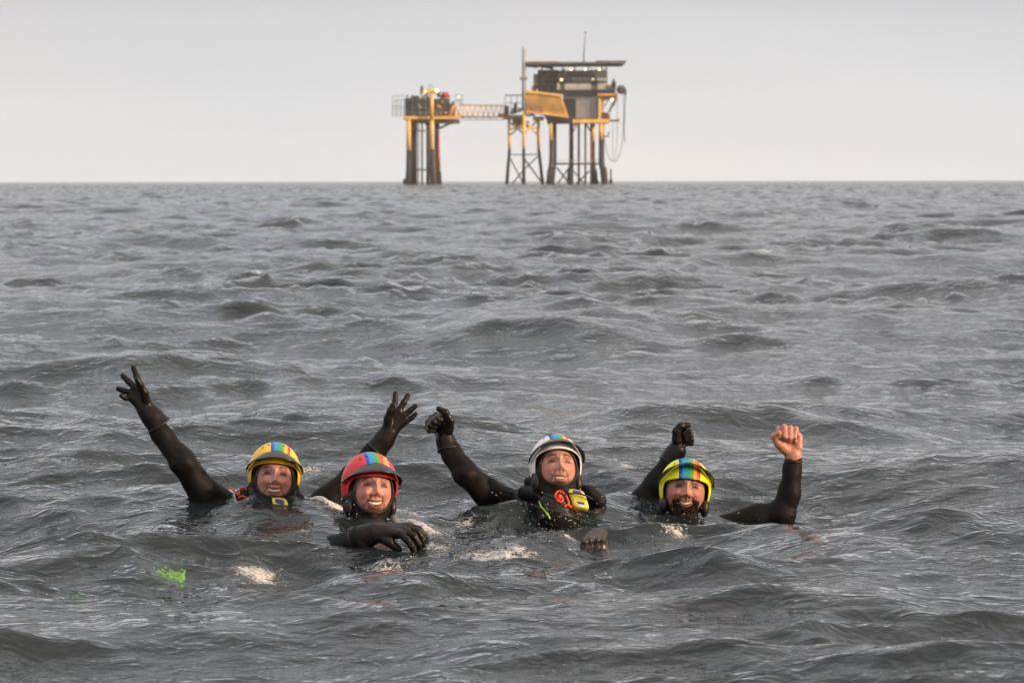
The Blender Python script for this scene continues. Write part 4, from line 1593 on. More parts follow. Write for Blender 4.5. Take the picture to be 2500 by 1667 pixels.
def make_teeth(person, M, info, n=8):
    mw, mo, mz, sm, yin = info
    parts = []
    w = mw * 0.80
    xs = np.linspace(-w, w, n + 1)
    for i in range(n):
        x0, x1 = xs[i] + 0.0003, xs[i + 1] - 0.0003
        xm = abs(x0 + x1) / 2
        zc = mz + sm * 0.012 * (xm / mw) ** 2
        t = max(0.0, 1 - (xm / mw) ** 2)
        hgt = (mo * 0.72) * t ** 0.5 + 0.002
        ztop = zc + mo * 0.5 * t ** 0.7 + 0.001
        z0, z1 = ztop - hgt, ztop
        y = lambda xx: np.polyval(yin, xx) - 0.0065
        pts = []
        for zz, inset in ((z0, 0.0007), (z0 + 0.001, 0.0), (z1, 0.0)):
            for xx, yy in ((x0 + inset, y(x0) + 0.0010), ((x0 + x1) / 2, y((x0 + x1) / 2)), (x1 - inset, y(x1) + 0.0010)):
                pts.append((xx, yy, zz))
        pts = np.array(pts)
        back = pts + np.array([0, 0.005, 0])
        v = np.vstack([pts, back])
        q = []
        for r_ in range(2):
            for c_ in range(2):
                a_ = r_ * 3 + c_
                q.append((a_, a_ + 1, a_ + 4, a_ + 3))
        for a_, b_ in ((0, 1), (1, 2)):
            q.append((b_, a_, a_ + 9, b_ + 9))
        parts.append((v, [np.array(q)]))
    v, fl = join_np(parts)
    return link('teeth', mesh_np('teeth', xf(M, v), fl), person, [M_TEETH])


def make_beard(person, M, head, n, length, col, seed, full=True, name='beard', droop=0.5):
    """hair strands rooted on the lower face"""
    p, c = head[0], head[3]
    rg = np.random.default_rng(seed)
    x, z = p[:, 0], p[:, 2]
    ax = np.abs(x)
    mw, mo, mz, sm, yin = head[4]
    fr = p[:, 1] < -0.005
    zc = mz + sm * 0.012 * np.minimum(ax / mw, 1.1) ** 2
    lipz = (np.abs(z - zc) < mo * 0.55 + 0.0062) & (ax < mw * 1.12)
    mou = (z < -0.0385) & (z > zc) & (ax < 0.036)
    chin = (z < zc) & (ax < 0.050)
    side = (ax > 0.047 - 0.25 * np.clip(-0.075 - z, 0, 1)) & (z < -0.044 - 0.03 * rg.random(len(z)))
    jaw = (z < -0.058 - 0.006 * rg.random(len(z)))
    sel = fr & ~lipz & ((mou | chin | jaw) if full else (mou | (chin & (z < mz - 0.010)) | (jaw & (z < -0.078))))
    idx = np.nonzero(sel)[0]
    wgt = np.ones(len(idx))
    idx = rg.choice(idx, n)
    root = p[idx] + rg.normal(size=(n, 3)) * 0.0014
    nrm = root - np.array([0, 0.01, -0.01])
    nrm /= np.linalg.norm(nrm, axis=1)[:, None]
    ln = length * (0.5 + 0.8 * rg.random(n)) * np.where(z[idx] < mz - 0.012, 1.35, 0.75)
    d1 = nrm + np.array([0, 0, -droop]) + rg.normal(size=(n, 3)) * 0.30
    d1 /= np.linalg.norm(d1, axis=1)[:, None]
    d2 = d1 + np.array([0, 0.1, -droop * 1.2]) + rg.normal(size=(n, 3)) * 0.35
    d2 /= np.linalg.norm(d2, axis=1)[:, None]
    sd = np.cross(d1, rg.normal(size=(n, 3)))
    sd /= np.linalg.norm(sd, axis=1)[:, None]
    w = 0.0009
    a = root - nrm * 0.001
    b = a + d1 * ln[:, None] * 0.55
    e = b + d2 * ln[:, None] * 0.5
    v = np.stack([a - sd * w, a + sd * w, b + sd * w * 0.75, b - sd * w * 0.75, e], 1).reshape(-1, 3)
    k = np.arange(n) * 5
    q = np.stack([k, k + 1, k + 2, k + 3], -1)
    t = np.stack([k + 3, k + 2, k + 4], -1)
    m = mat(name + '_hair', col, 0.45, noise=0.5, nscale=90)
    return tag(link(name, mesh_np(name, xf(M, v), [q, t], smooth=False), person, [m]), kind='stuff')


def make_person(label, head_pose, fp, arms, hands_skin=(), torso_shift=(0, 0, 0), shoulders=None, helmet=None, hood=True, chest_up=0.0, peak_up=0.0, front_z=0.05, tilt=9.0, vest=None, recline=-0.06, lift=0.008, hz=1.08, vest_up=0.0):
    """arms: list of (points, radii); shoulders: [left-in-picture, right-in-picture] points"""
    M = head_frame(*head_pose)
    hm = face_mesh(fp)
    nb = xf(M, [[0, 0.020, -0.10]])[0]
    nk = xf(M, [[0, 0.022, -0.165]])[0]
    sl, sr = [np.asarray(s) for s in shoulders]
    mid = (sl + sr) / 2
    pr = [cap(xf(M, [[0, 0.01, -0.03]])[0], nb, 0.050, 0.053, 0.02), cap(nb, nk, 0.053, 0.060, 0.02)]
    pr += [cap(nk, sl * 0.75 + nk * 0.25, 0.058, 0.058, 0.05), cap(nk, sr * 0.75 + nk * 0.25, 0.058, 0.058, 0.05)]
    ch = mid + np.array([0, 0.02, -0.10])
    ax = (sr - sl) / (np.linalg.norm(sr - sl) + 1e-9)
    for s in (-1, 1):
        pr.append(cap(mid + ax * s * 0.085 + np.array([0, 0.01, -0.05 + chest_up]), mid + ax * s * 0.075 + np.array([0, recline, -0.42]), 0.098, 0.085, 0.05))
        pr.append(cap(mid + ax * s * 0.09 + np.array([0, recline, -0.48]), mid + ax * s * 0.12 + np.array([0, recline - 0.25, -0.88]), 0.088, 0.062, 0.05))
        pr.append(cap(mid + ax * s * 0.12 + np.array([0, recline - 0.25, -0.88]), mid + ax * s * 0.13 + np.array([0, recline - 0.05, -1.26]), 0.060, 0.040, 0.03))
    for pts, rad in arms:
        pr += chain([np.asarray(q) for q in pts], rad, 0.02)
    bv, bf = surf_nets(pr, 0.0065, wrinkle=0.0024)
    sk = np.array(fp.get('skin', (0.40, 0.215, 0.155)))
    parts = [(bv, [bf]), (xf(M, hm[0]), [hm[1], hm[2]])]
    cols = [np.tile((0.3, 0.2, 0.15), (len(bv), 1)), hm[3]]
    for hp in hands_skin:
        hv, hf = surf_nets(hp, 0.0021)
        parts.append((hv, [hf]))
        rgn = np.random.default_rng(2)
        hc = np.tile(sk * np.array([1.12, 1.02, 1.06]), (len(hv), 1))
        hc *= 1 + 0.10 * np.sin(hv @ np.array([160, 90, 140.0]))[:, None] * np.array([0.3, 1, 1])
        cols.append(hc)
    # one mesh, faces grouped by kind: keep material indices alongside
    vs, qf, tf, qm, tm, o = [], [], [], [], [], 0
    for k, (v, fl) in enumerate(parts):
        mi = 0 if k == 0 else 1
        for f in fl:
            f = np.asarray(f)
            if f.shape[1] == 4:
                qf.append(f + o)
                qm.append(np.full(len(f), mi))
            else:
                tf.append(f + o)
                tm.append(np.full(len(f), mi))
        vs.append(v)
        o += len(v)
    me = mesh_np('person', np.vstack(vs), [np.vstack(qf), np.vstack(tf)])
    me.polygons.foreach_set('material_index', np.concatenate(qm + tm).astype(np.int32)[:len(me.polygons)])
    cattr(me, 'tone', np.vstack(cols))
    per = link('person', me, None, [M_NEO, M_SKIN])
    tag(per, label, 'person')
    if hood:
        make_hood(per, M, **(hood if isinstance(hood, dict) else {}))
    Mh = M @ Matrix.Translation((0, 0.006, 0.03 + lift)) @ Matrix.Rotation(R(tilt), 4, 'X') @ Matrix.Diagonal((1, 1, hz, 1)) @ Matrix.Translation((0, -0.01, -0.03))
    make_helmet(per, Mh, helmet, peak_up, front_z, peak_up > 0.5)
    if vest:
        vp = []
        for s in (-1, 1):
            a = mid + ax * s * 0.085 + np.array([0, 0.0, -0.05 + chest_up + vest_up])
            vp.append(cap(a, mid + ax * s * 0.08 + np.array([0, recline, -0.36]), 0.112, 0.108, 0.03))
            b = mid + ax * s * 0.105
            vp += chain([a + np.array([0, -0.09, 0.03]), b + np.array([0, -0.035, 0.075 + chest_up + min(0, vest_up)]), b + np.array([0, 0.06, 0.06 + chest_up + min(0, vest_up)])], [0.022, 0.024, 0.024], 0.02)
        if vest_up > 0:
            vp.append(cap(mid + np.array([0, -0.045, 0.012 + vest_up]), mid + np.array([0, -0.10, -0.25]), 0.085, 0.12, 0.06))
        vv, vf = surf_nets(vp, 0.007, wrinkle=0.006)
        link('vest', mesh_np('vest', vv, vf), per, [vest])
    if fp.get('teeth', True):
        make_teeth(per, M, hm[4])
    return per, M, hm


def make_glove(per, prims, cuff_pts, cuff_r, label=None):
    """gauntlet glove: hand plus a sleeve that ends in a proud cuff"""
    pr = list(prims)
    cp = [np.asarray(q) for q in cuff_pts]
    pr += chain(cp, cuff_r, 0.012)
    v, f = surf_nets(pr, 0.0022)
    # cut the sleeve square at the last cuff point, leaving an open end
    end, dr_ = cp[-1], cp[-1] - cp[-2]
    dr_ = dr_ / np.linalg.norm(dr_)
    s = (v - end) @ dr_
    keep = (s < 0.0)
    fk = f[keep[f].all(1)]
    used = np.unique(fk)
    remap = np.full(len(v), -1)
    remap[used] = np.arange(len(used))
    g = link('glove', mesh_np('glove', v[used], remap[fk]), per, [M_GLOVE])
    if label:
        g['label'] = label
    # cuff roll
    a = np.cross(dr_, [0.3, 0.9, 0.2])
    a /= np.linalg.norm(a)
    b = np.cross(dr_, a)
    an = np.linspace(0, 2 * np.pi, 33)
    ring = end - dr_ * 0.001 + (cuff_r[-1] + 0.0006) * (np.cos(an)[:, None] * a + np.sin(an)[:, None] * b) + dr_ * (0.0035 * np.sin(an * 2 + 0.7))[:, None]
    tv, tf = tube(ring, 0.0030, 6)
    link('cuff', mesh_np('cuff', tv, tf), g, [M_BLACK])
    return g


def pp(list2, d, offs=None):
    return [P(x, y, d + (offs[i] if offs else 0)) for i, (x, y) in enumerate(list2)]


H_YEL = helmet_mat('yellow_helmet_paint', (0.90, 0.56, 0.008), [(-0.022, BLUE), (-0.009, AZURE), (0.004, TEAL), (0.016, GREEN), (0.028, GOLD), (0.042, REDC), (0.052, None)])
H_RED = helmet_mat('red_helmet_paint', (0.68, 0.025, 0.032), [(-0.036, BLUE), (-0.024, AZURE), (-0.009, TEAL), (0.003, GREEN), (0.015, REDC), (0.027, ORNG), (0.040, PINK), (0.052, None)])
H_WHT = helmet_mat('white_helmet_paint', (0.84, 0.84, 0.86), [(-0.034, BLUE), (-0.020, AZURE), (-0.006, TEAL), (0.006, GREEN), (0.018, GOLD), (0.030, REDC), (0.042, None)])
H_LIM = helmet_mat('lime_helmet_paint', (0.82, 0.84, 0.004), [(-0.036, BLUE), (-0.024, AZURE), (-0.008, TEAL), (0.008, GREEN), (0.020, ORNG), (0.033, REDC), (0.047, None)])

# ---- woman in the yellow helmet, both arms up
D = 9.75
armL = pp([(367, 1009), (395, 1062), (447, 1128), (500, 1205), (585, 1262)], D, [0.0, 0.0, -0.02, 0.03, 0.12])
armR = pp([(949, 1056), (912, 1104), (858, 1168), (800, 1222), (740, 1275)], D, [0.18, 0.18, 0.18, 0.18, 0.16])
woman, M1, h1 = make_person(
    'laughing swimmer in a yellow rainbow striped helmet waving both black gloved arms',
    (672, 1154, D - 0.10, 9, 24, -5, 0.97),
    dict(skin=(0.50, 0.278, 0.228), smile=1.15, mouth_w=0.029, mouth_open=0.016, mouth_z=-0.053, hair=(0.07, 0.04, 0.022), brow=0.8, eye_open=0.0018),
    [(armL, [0.030, 0.037, 0.046, 0.056, 0.062]), (armR, [0.030, 0.036, 0.045, 0.054, 0.062])],
    shoulders=[P(590, 1268, D + 0.10), P(748, 1278, D + 0.14)], helmet=H_YEL, vest=M_VEST, hood=dict(zbot=-0.070), lift=0.014, vest_up=-0.03)
hp = hand_prims(P(357, 999, D), pp([(341, 938), (329, 946), (321, 959), (320, 972)], D, [0.0, 0.005, 0.005, 0.0]),
                [pp([(333, 917), (325.5, 897)], D, [0.01, 0.02]), pp([(313, 930), (300, 917)], D, [0.01, 0.02]),
                 pp([(304, 954), (289, 949)], D, [0.0, 0.0]), pp([(307, 972), (296, 965.5)], D, [-0.01, -0.02])],
                pp([(358, 982), (352, 957), (342, 938), (334, 926)], D, [-0.012, -0.03, -0.042, -0.05]), r_wrist=0.032)
make_glove(woman, hp, pp([(357, 999), (370, 1015), (389.5, 1040)], D), [0.032, 0.0385, 0.0455])
hp = hand_prims(P(948, 1056, D + 0.18), pp([(961, 1006), (974, 1004), (986, 1014), (991, 1028)], D + 0.18, [0.0, 0.0, 0.0, 0.0]),
                [pp([(964, 981), (965.5, 960)], D + 0.18, [0.01, 0.02]), pp([(986, 982), (995.5, 965)], D + 0.18, [0.01, 0.02]),
                 pp([(1001, 1002), (1014, 991)], D + 0.18, [0.005, 0.01]), pp([(1005, 1020), (1015, 1010)], D + 0.18, [0.0, 0.0])],
                pp([(946, 1040), (947, 1020), (953, 1002), (959, 988)], D + 0.18, [-0.012, -0.028, -0.038, -0.04]), r_wrist=0.032)
make_glove(woman, hp, pp([(948, 1056), (938, 1072), (918, 1098)], D + 0.18), [0.032, 0.038, 0.044])

# ---- man in the red helmet, hand reaching over the water
D = 9.5
armF = pp([(914, 1303), (880, 1316), (815, 1345), (790, 1330)], 9.0, [0.0, 0.02, 0.12, 0.40])
red, M2, h2 = make_person(
    'laughing ginger bearded swimmer in a red rainbow striped helmet reaching one glove forward',
    (919, 1182, D - 0.10, 19, 20, -5, 1.0),
    dict(skin=(0.55, 0.290, 0.242), smile=1.1, mouth_w=0.029, mouth_open=0.015, mouth_z=-0.054, hair=(0.15, 0.075, 0.03), beard_tint=0.45, brow=0.8, eye_open=0.0030, iris=(0.06, 0.07, 0.08)),
    [(armF, [0.034, 0.042, 0.050, 0.062])],
    shoulders=[P(800, 1330, D + 0.05), P(1010, 1330, D + 0.10)], helmet=H_RED, vest=M_REDVEST, recline=-0.30, vest_up=-0.12, hood=dict(zbot=-0.078), lift=0.006)
make_beard(red, M2, h2, 1400, 0.0045, (0.22, 0.105, 0.04), 3, full=False)
hp = hand_prims(P(912, 1301, 9.0), pp([(977, 1303), (987, 1295), (993, 1286), (999, 1283)], 9.0, [-0.035, -0.012, 0.012, 0.035]),
                [pp([(994, 1317), (1004, 1332), (1011, 1347)], 9.0, [-0.05, -0.055, -0.05]),
                 pp([(1011, 1309), (1022, 1328), (1026, 1347)], 9.0, [-0.022, -0.022, -0.015]),
                 pp([(1020, 1297), (1032, 1316), (1035, 1340)], 9.0, [0.008, 0.010, 0.015]),
                 pp([(1024, 1291), (1038, 1309), (1042, 1332)], 9.0, [0.036, 0.04, 0.04])],
                pp([(925, 1308), (950, 1322), (972, 1340)], 9.0, [-0.01, -0.03, -0.03]), r_wrist=0.032, s=1.12)
g = make_glove(red, hp, pp([(912, 1301), (893, 1308), (868, 1317)], 9.0, [0, 0.01, 0.03]), [0.033, 0.039, 0.045],)

# ---- man in the white helmet, head thrown back, gloved fist up
D = 9.95
armW = pp([(1089, 1072), (1102, 1106), (1139, 1158), (1190, 1203), (1285, 1250)], D, [0.06, 0.05, 0.0, 0.06, 0.16])
armW2 = [P(1462, 1326, 9.18), P(1455, 1368, 9.25), P(1442, 1400, 9.50), P(1425, 1318, 10.0)]
white, M3, h3 = make_person(
    'swimmer in a white helmet with his head thrown back and one gloved fist raised',
    (1367, 1123, D - 0.08, 10, 33, -3, 0.98),
    dict(skin=(0.50, 0.265, 0.212), smile=0.35, mouth_w=0.021, mouth_open=0.012, mouth_z=-0.054, hair=(0.055, 0.033, 0.02), beard_tint=0.55, brow=0.95, eye_open=0.0008),
    [(armW, [0.031, 0.037, 0.047, 0.053, 0.064]), (armW2, [0.03, 0.038, 0.048, 0.058])],
    shoulders=[P(1295, 1248, D + 0.10), P(1428, 1268, D + 0.08)], helmet=H_WHT, chest_up=0.03, vest=M_VEST, tilt=4.0, recline=-0.12, vest_up=0.02, hood=dict(zbot=-0.073), lift=0.012)
make_beard(white, M3, h3, 1500, 0.0035, (0.07, 0.042, 0.025), 4, full=False)
o = lambda x, y: (1020 + x / 4.2375, 980 + y / 4.2375)
hp = hand_prims(P(*o(285, 385), D + 0.06), [P(*o(285, 130), D + 0.10), P(*o(250, 175), D + 0.11), P(*o(215, 220), D + 0.11), P(*o(185, 275), D + 0.10)],
                [[P(*o(190, 140), D + 0.045), P(*o(205, 178), D + 0.01), P(*o(262, 195), D + 0.02)],
                 [P(*o(145, 170), D + 0.045), P(*o(165, 212), D + 0.005), P(*o(225, 225), D + 0.02)],
                 [P(*o(108, 214), D + 0.045), P(*o(132, 252), D + 0.008), P(*o(190, 262), D + 0.025)],
                 [P(*o(95, 270), D + 0.045), P(*o(118, 300), D + 0.015), P(*o(170, 305), D + 0.03)]],
                [P(*o(318, 290), D + 0.04), P(*o(335, 195), D + 0.02), P(*o(285, 110), D + 0.01), P(*o(218, 75), D + 0.02)], r_wrist=0.032, s=1.08)
make_glove(white, hp, [P(*o(285, 385), D + 0.06), P(*o(298, 430), D + 0.06), P(*o(318, 490), D + 0.055)], [0.032, 0.036, 0.041])
SINK = np.array([0, 0, -0.024])
hp = hand_prims(P(1462, 1322, 9.17), pp([(1440, 1291), (1452, 1283), (1464, 1281), (1474, 1285)], 9.17, [-0.02, 0.0, 0.015, 0.03]),
                [pp([(1428, 1306), (1420, 1322)], 9.17, [-0.06, -0.05]), pp([(1440, 1302), (1434, 1322)], 9.17, [-0.055, -0.05]),
                 pp([(1457, 1300), (1452, 1320)], 9.17, [-0.045, -0.04]), pp([(1471, 1302), (1468, 1320)], 9.17, [-0.02, -0.02])],
                pp([(1446, 1318), (1428, 1318), (1415, 1325)], 9.17, [-0.03, -0.05, -0.06]), r_wrist=0.033, s=1.12)
hp = [(a_ + SINK, b_ + SINK, c_, d_, e_) for a_, b_, c_, d_, e_ in hp]
make_glove(white, hp, [q_ + SINK for q_ in pp([(1462, 1322), (1461, 1340), (1457, 1362)], 9.17, [0, 0.02, 0.07])], [0.033, 0.037, 0.042])

_g = [c_ for c_ in white.children if c_.name.startswith('glove')][-1]
_g.data.materials[0] = M_GREYGLOVE
_g['label'] = 'half sunk grey glove'

# ---- man in the lime helmet, full beard, one bare fist
D = 10.2
armA = pp([(1652, 1099), (1634, 1130), (1602, 1180), (1570, 1225), (1600, 1290)], D + 0.20, [0, 0.0, 0.0, 0.0, -0.05])
armB = pp([(1937, 1116), (1934, 1150), (1928, 1200), (1910, 1254), (1848, 1266), (1770, 1296)], D, [0, 0, 0, 0.0, 0.03, 0.08])
lime, M4, h4 = make_person(
    'grinning dark bearded swimmer in a lime yellow helmet with one bare fist raised',
    (1678, 1186, D - 0.09, 2, 18, -5, 1.0),
    dict(skin=(0.43, 0.220, 0.160), smile=1.1, mouth_w=0.026, mouth_open=0.013, mouth_z=-0.053, hair=(0.040, 0.022, 0.013), beard_tint=0.8, brow=1.0, eye_open=0.0014),
    [(armA, [0.031, 0.036, 0.046, 0.052, 0.06]), (armB, [0.0305, 0.0345, 0.0415, 0.049, 0.055, 0.062])],
    shoulders=[P(1600, 1300, D + 0.10), P(1772, 1305, D + 0.10)], helmet=H_LIM, hood=False, peak_up=1.0, tilt=6.0, vest=M_REDVEST, recline=-0.30, vest_up=-0.07, lift=0.0, hz=1.02,
    hands_skin=[hand_prims(P(1936.5, 1112, D), pp([(1903, 1065), (1917, 1061), (1931, 1062), (1945, 1066)], D, [0.028, 0.03, 0.03, 0.026]),
                           [pp([(1901, 1047), (1904, 1066), (1910, 1074)], D, [-0.012, -0.032, -0.012]),
                            pp([(1915, 1043), (1917, 1066), (1920, 1075)], D, [-0.022, -0.040, -0.014]),
                            pp([(1929.5, 1045), (1929, 1069), (1929, 1077)], D, [-0.022, -0.040, -0.014]),
                            pp([(1943.5, 1047), (1940, 1067), (1938, 1075)], D, [-0.018, -0.034, -0.012])],
                           pp([(1918, 1097), (1900, 1083), (1890, 1065), (1902, 1057)], D, [-0.012, -0.022, -0.030, -0.046]),
                           r_wrist=0.029, s=1.05, kf=0.0035) + [cap(P(1949, 1092, D - 0.005), P(1951, 1066, D + 0.005), 0.017, 0.014, 0.012),
                                                               cap(P(1936.5, 1112, D), P(1937, 1132, D), 0.029, 0.029, 0.012), cap(P(1915, 1095, D - 0.01), P(1908, 1086, D - 0.016), 0.019, 0.017, 0.012)]])
make_beard(lime, M4, h4, 8000, 0.0075, (0.034, 0.019, 0.011), 8, full=True)
make_beard(lime, M4, h4, 10, 0.017, (0.045, 0.024, 0.013), 8, full=True, name='moustache') if False else None
# sleeve cuff at the bare wrist
an = np.linspace(0, 2 * np.pi, 33)
cc = P(1937, 1124.5, D)
ring = cc + np.stack([0.0335 * np.cos(an), 0.0335 * np.sin(an), 0.002 * np.sin(an * 2)], -1)
tv, tf = tube(ring, 0.0035, 6)
link('sleeve_cuff', mesh_np('sleeve_cuff', tv, tf), lime, [M_BLACK])
o = lambda x, y: (1560 + x / 4.752, 1010 + y / 4.752)
Dl = D + 0.20
hp = hand_prims(P(*o(440, 420), Dl), [P(*o(465, 165), Dl + 0.02), P(*o(480, 205), Dl + 0.035), P(*o(490, 250), Dl + 0.04), P(*o(500, 300), Dl + 0.035)],
                [[P(*o(565, 165), Dl + 0.02), P(*o(585, 205), Dl - 0.01), P(*o(525, 235), Dl - 0.015)],
                 [P(*o(585, 215), Dl + 0.025), P(*o(600, 250), Dl - 0.008), P(*o(535, 270), Dl - 0.012)],
                 [P(*o(598, 265), Dl + 0.025), P(*o(610, 298), Dl - 0.008), P(*o(545, 310), Dl - 0.010)],
                 [P(*o(600, 315), Dl + 0.022), P(*o(608, 345), Dl - 0.005), P(*o(550, 350), Dl - 0.006)]],
                [P(*o(440, 300), Dl - 0.02), P(*o(435, 200), Dl - 0.03), P(*o(480, 140), Dl - 0.03), P(*o(575, 128), Dl - 0.02)], r_wrist=0.034, s=1.08)
make_glove(lime, hp, [P(*o(440, 420), Dl), P(*o(405, 475), Dl), P(*o(350, 565), Dl)], [0.034, 0.039, 0.044])


# ------------------------------------------------------------------ gear carried on the vests
from mathutils.bvhtree import BVHTree


def bvh_of(objs):
    vs, fs, o_ = [], [], 0
    for ob in objs:
        me = ob.data
        vs += [v.co[:] for v in me.vertices]
        fs += [[i + o_ for i in p.vertices] for p in me.polygons]
        o_ = len(vs)
    return BVHTree.FromPolygons(vs, fs)


def torso_bvh(per):
    return bvh_of([per] + [c for c in per.children if c.name.split('.')[0] in ('vest', 'hood', 'shoulder_pad', 'shoulder_strap')])


SNAP = [None]


def depth_at(px, py, d, out=0.008):
    """depth of the clothing surface at a pixel (d where there is none)"""
    if SNAP[0] is None:
        return d
    o_ = Vector((0, 0, HCAM))
    t_ = Vector(P(px, py, d)) - o_
    h_ = SNAP[0].ray_cast(o_, t_.normalized())
    if h_[0] is None or abs(h_[0].y - d) > 0.4:
        return d
    return h_[0].y - out


def tagged_tube(name, pix, d, rpx, m, label=None, cat=None, parent=None, n=28, ends=8, out=0.006):
    pts = bezier_pts([P(q[0], q[1], depth_at(q[0], q[1], d, out) + (q[2] if len(q) > 2 else 0)) for q in pix], n)
    v, f = tube(pts, rpx / FPX * d, ends)
    o_ = link(name, mesh_np(name, v, f), parent, [m])
    if label:
        tag(o_, label, cat)
    return o_


def round_plate(name, c, d, th, m, parent=None, power=4.5, n=36, dds=(0, 0, 0, 0), dome=0.0):
    """rounded plate inside a four-cornered outline given in photograph pixels (tl, tr, br, bl)"""
    cs = [P(x, y, d + e) for (x, y), e in zip(c, dds)]

    def bil(u, w):
        return (cs[0] * (1 - u) + cs[1] * u) * (1 - w) + (cs[3] * (1 - u) + cs[2] * u) * w
    nrm = np.cross(cs[1] - cs[0], cs[3] - cs[0])
    nrm /= np.linalg.norm(nrm)
    if nrm[1] > 0:
        nrm = -nrm
    an = np.linspace(0, 2 * np.pi, n, endpoint=False)
    cx, sy = np.cos(an), np.sin(an)
    r_ = (np.abs(cx) ** power + np.abs(sy) ** power) ** (-1 / power)
    rows_ = []
    for s_, e_ in ((1.0, -th), (1.0, -th * 0.15), (0.93, 0.0), (0.5, dome), (0.02, dome)):
        rows_.append(np.array([bil(0.5 + 0.5 * s_ * r_[i] * cx[i], 0.5 + 0.5 * s_ * r_[i] * sy[i]) + nrm * e_ for i in range(n)]))
    v = np.vstack(rows_)
    f = ring_faces(5, n)
    me = mesh_np(name, v, [f, ], smooth=True)
    return link(name, me, parent, [m]), nrm


def text_mesh(name, txt, at, size, nrm_m, m, parent):
    cu = bpy.data.curves.new('txt', 'FONT')
    cu.body = txt
    cu.size = size
    cu.extrude = 0.0004
    cu.align_x = 'CENTER'
    cu.align_y = 'CENTER'
    t = bpy.data.objects.new('txt', cu)
    COL.objects.link(t)
    dg = bpy.context.evaluated_depsgraph_get()
    me = bpy.data.meshes.new_from_object(t.evaluated_get(dg))
    bpy.data.objects.remove(t)
    me.transform(Matrix.Translation(Vector(at)) @ nrm_m)
    me.materials.clear()
    return link(name, me, parent, [m])


FACE = Matrix.Rotation(R(90), 4, 'X')        # text upright, facing the camera side

# -- white helmet
D = 9.95
c3 = lambda x, y: (1250 + x * 0.1594, 1040 + y * 0.1594)
# raised shoulder pad of the vest
sp_pr = [cap(P(1278, 1203, D + 0.02), P(1322, 1206, D - 0.03), 0.022, 0.030, 0.02), cap(P(1322, 1206, D - 0.03), P(1345, 1228, D - 0.06), 0.030, 0.034, 0.02),
         cap(P(1275, 1195, D + 0.02), P(1279, 1212, D + 0.02), 0.012, 0.014, 0.01)]
v, f = surf_nets(sp_pr, 0.005)
link('shoulder_pad', mesh_np('shoulder_pad', v, f), white, [M_VEST])
sp_pr = [cap(P(1440, 1200, D + 0.0), P(1462, 1222, D - 0.02), 0.020, 0.030, 0.02), cap(P(1415, 1190, D + 0.02), P(1440, 1200, D), 0.018, 0.022, 0.02)]
v, f = surf_nets(sp_pr, 0.005)
link('shoulder_pad', mesh_np('shoulder_pad', v, f), white, [M_VEST])

SNAP[0] = torso_bvh(white)
dB = min(depth_at(*c3(x_, y_), D - 0.1) for x_, y_ in ((870, 960), (1020, 1100), (960, 1220), (1100, 1000))) - 0.004
SNAP[0] = None
b1_, nn = round_plate('locator_beacon', [c3(850, 945), c3(1105, 985), c3(1195, 1272), c3(945, 1232)], dB, 0.020, M_BEACY, power=5, dds=(0.02, 0.02, -0.02, -0.02), dome=0.002)
tag(b1_, 'yellow and blue locator beacon strapped to the chest under the white helmet', 'locator beacon')
round_plate('blue_panel', [c3(925, 972), c3(1055, 990), c3(1075, 1040), c3(945, 1020)], dB - 0.0045, 0.002, M_BEACB, b1_, power=6, dds=(0.018, 0.018, 0.012, 0.012))
round_plate('blue_panel', [c3(965, 1075), c3(1085, 1095), c3(1120, 1200), c3(1000, 1180)], dB - 0.0045, 0.002, M_BEACB, b1_, power=6, dds=(0.008, 0.008, -0.010, -0.010))
round_plate('print_label', [c3(1010, 1200), c3(1110, 1215), c3(1120, 1245), c3(1020, 1230)], dB - 0.0045, 0.002, M_WHITE, b1_, power=2.2, dds=(-0.012, -0.012, -0.016, -0.016))
tagged_tube('beacon_strap', [c3(860, 1035), c3(960, 1028), c3(1060, 1042), c3(1160, 1075), c3(1235, 1120)], dB - 0.006, 2.2, M_BLACK, parent=b1_)
for i in range(5):
    a_, e_ = 880 + i * 50, 1080 + i * 8
    tagged_tube('net_cord', [c3(a_ - 60 + i * 5, 1110 + 30 * i * 0.4), c3(a_ + 90, 1250 + i * 5)], dB - 0.0065, 0.45, M_NET, parent=b1_, n=3, ends=5)
    tagged_tube('net_cord', [c3(a_ + 40 + i * 8, 1060 + i * 8), c3(a_ - 90 + i * 6, 1210 + i * 14)], dB - 0.0065, 0.45, M_NET, parent=b1_, n=3, ends=5)
SNAP[0] = torso_bvh(white)
oc = tagged_tube('orange_cord', [c3(800, 1032), c3(745, 992), c3(692, 1006), c3(664, 1062), c3(688, 1122), c3(738, 1156), c3(774, 1142), c3(768, 1092), c3(735, 1052)], dB - 0.012, 2.6, M_ORANGE,
                 'orange loop of cord knotted beside the yellow beacon', 'cord', n=40)
kn, kf_ = revolve_ellipsoid(P(*c3(728, 1085), depth_at(*c3(728, 1085), dB) - 0.004), (0.0075, 0.0075, 0.011), 12, 8)
link('knot', mesh_np('knot', kn, kf_), oc, [M_ORANGE])
tagged_tube('tail', [c3(828, 1062), c3(850, 1120), c3(868, 1190), c3(800, 1222)], dB + 0.002, 2.4, M_ORANGE, parent=oc)
tagged_tube('tail', [c3(845, 1190), c3(900, 1235), c3(1000, 1300)], dB - 0.008, 4.0, M_ORANGE, parent=oc)
tagged_tube('lime_cord', [c3(415, 1152), c3(448, 1232), c3(500, 1288), c3(556, 1366), c3(582, 1420)], D - 0.075, 2.0, M_GREENCORD,
            'thin lime green cord hanging down the black vest', 'cord')
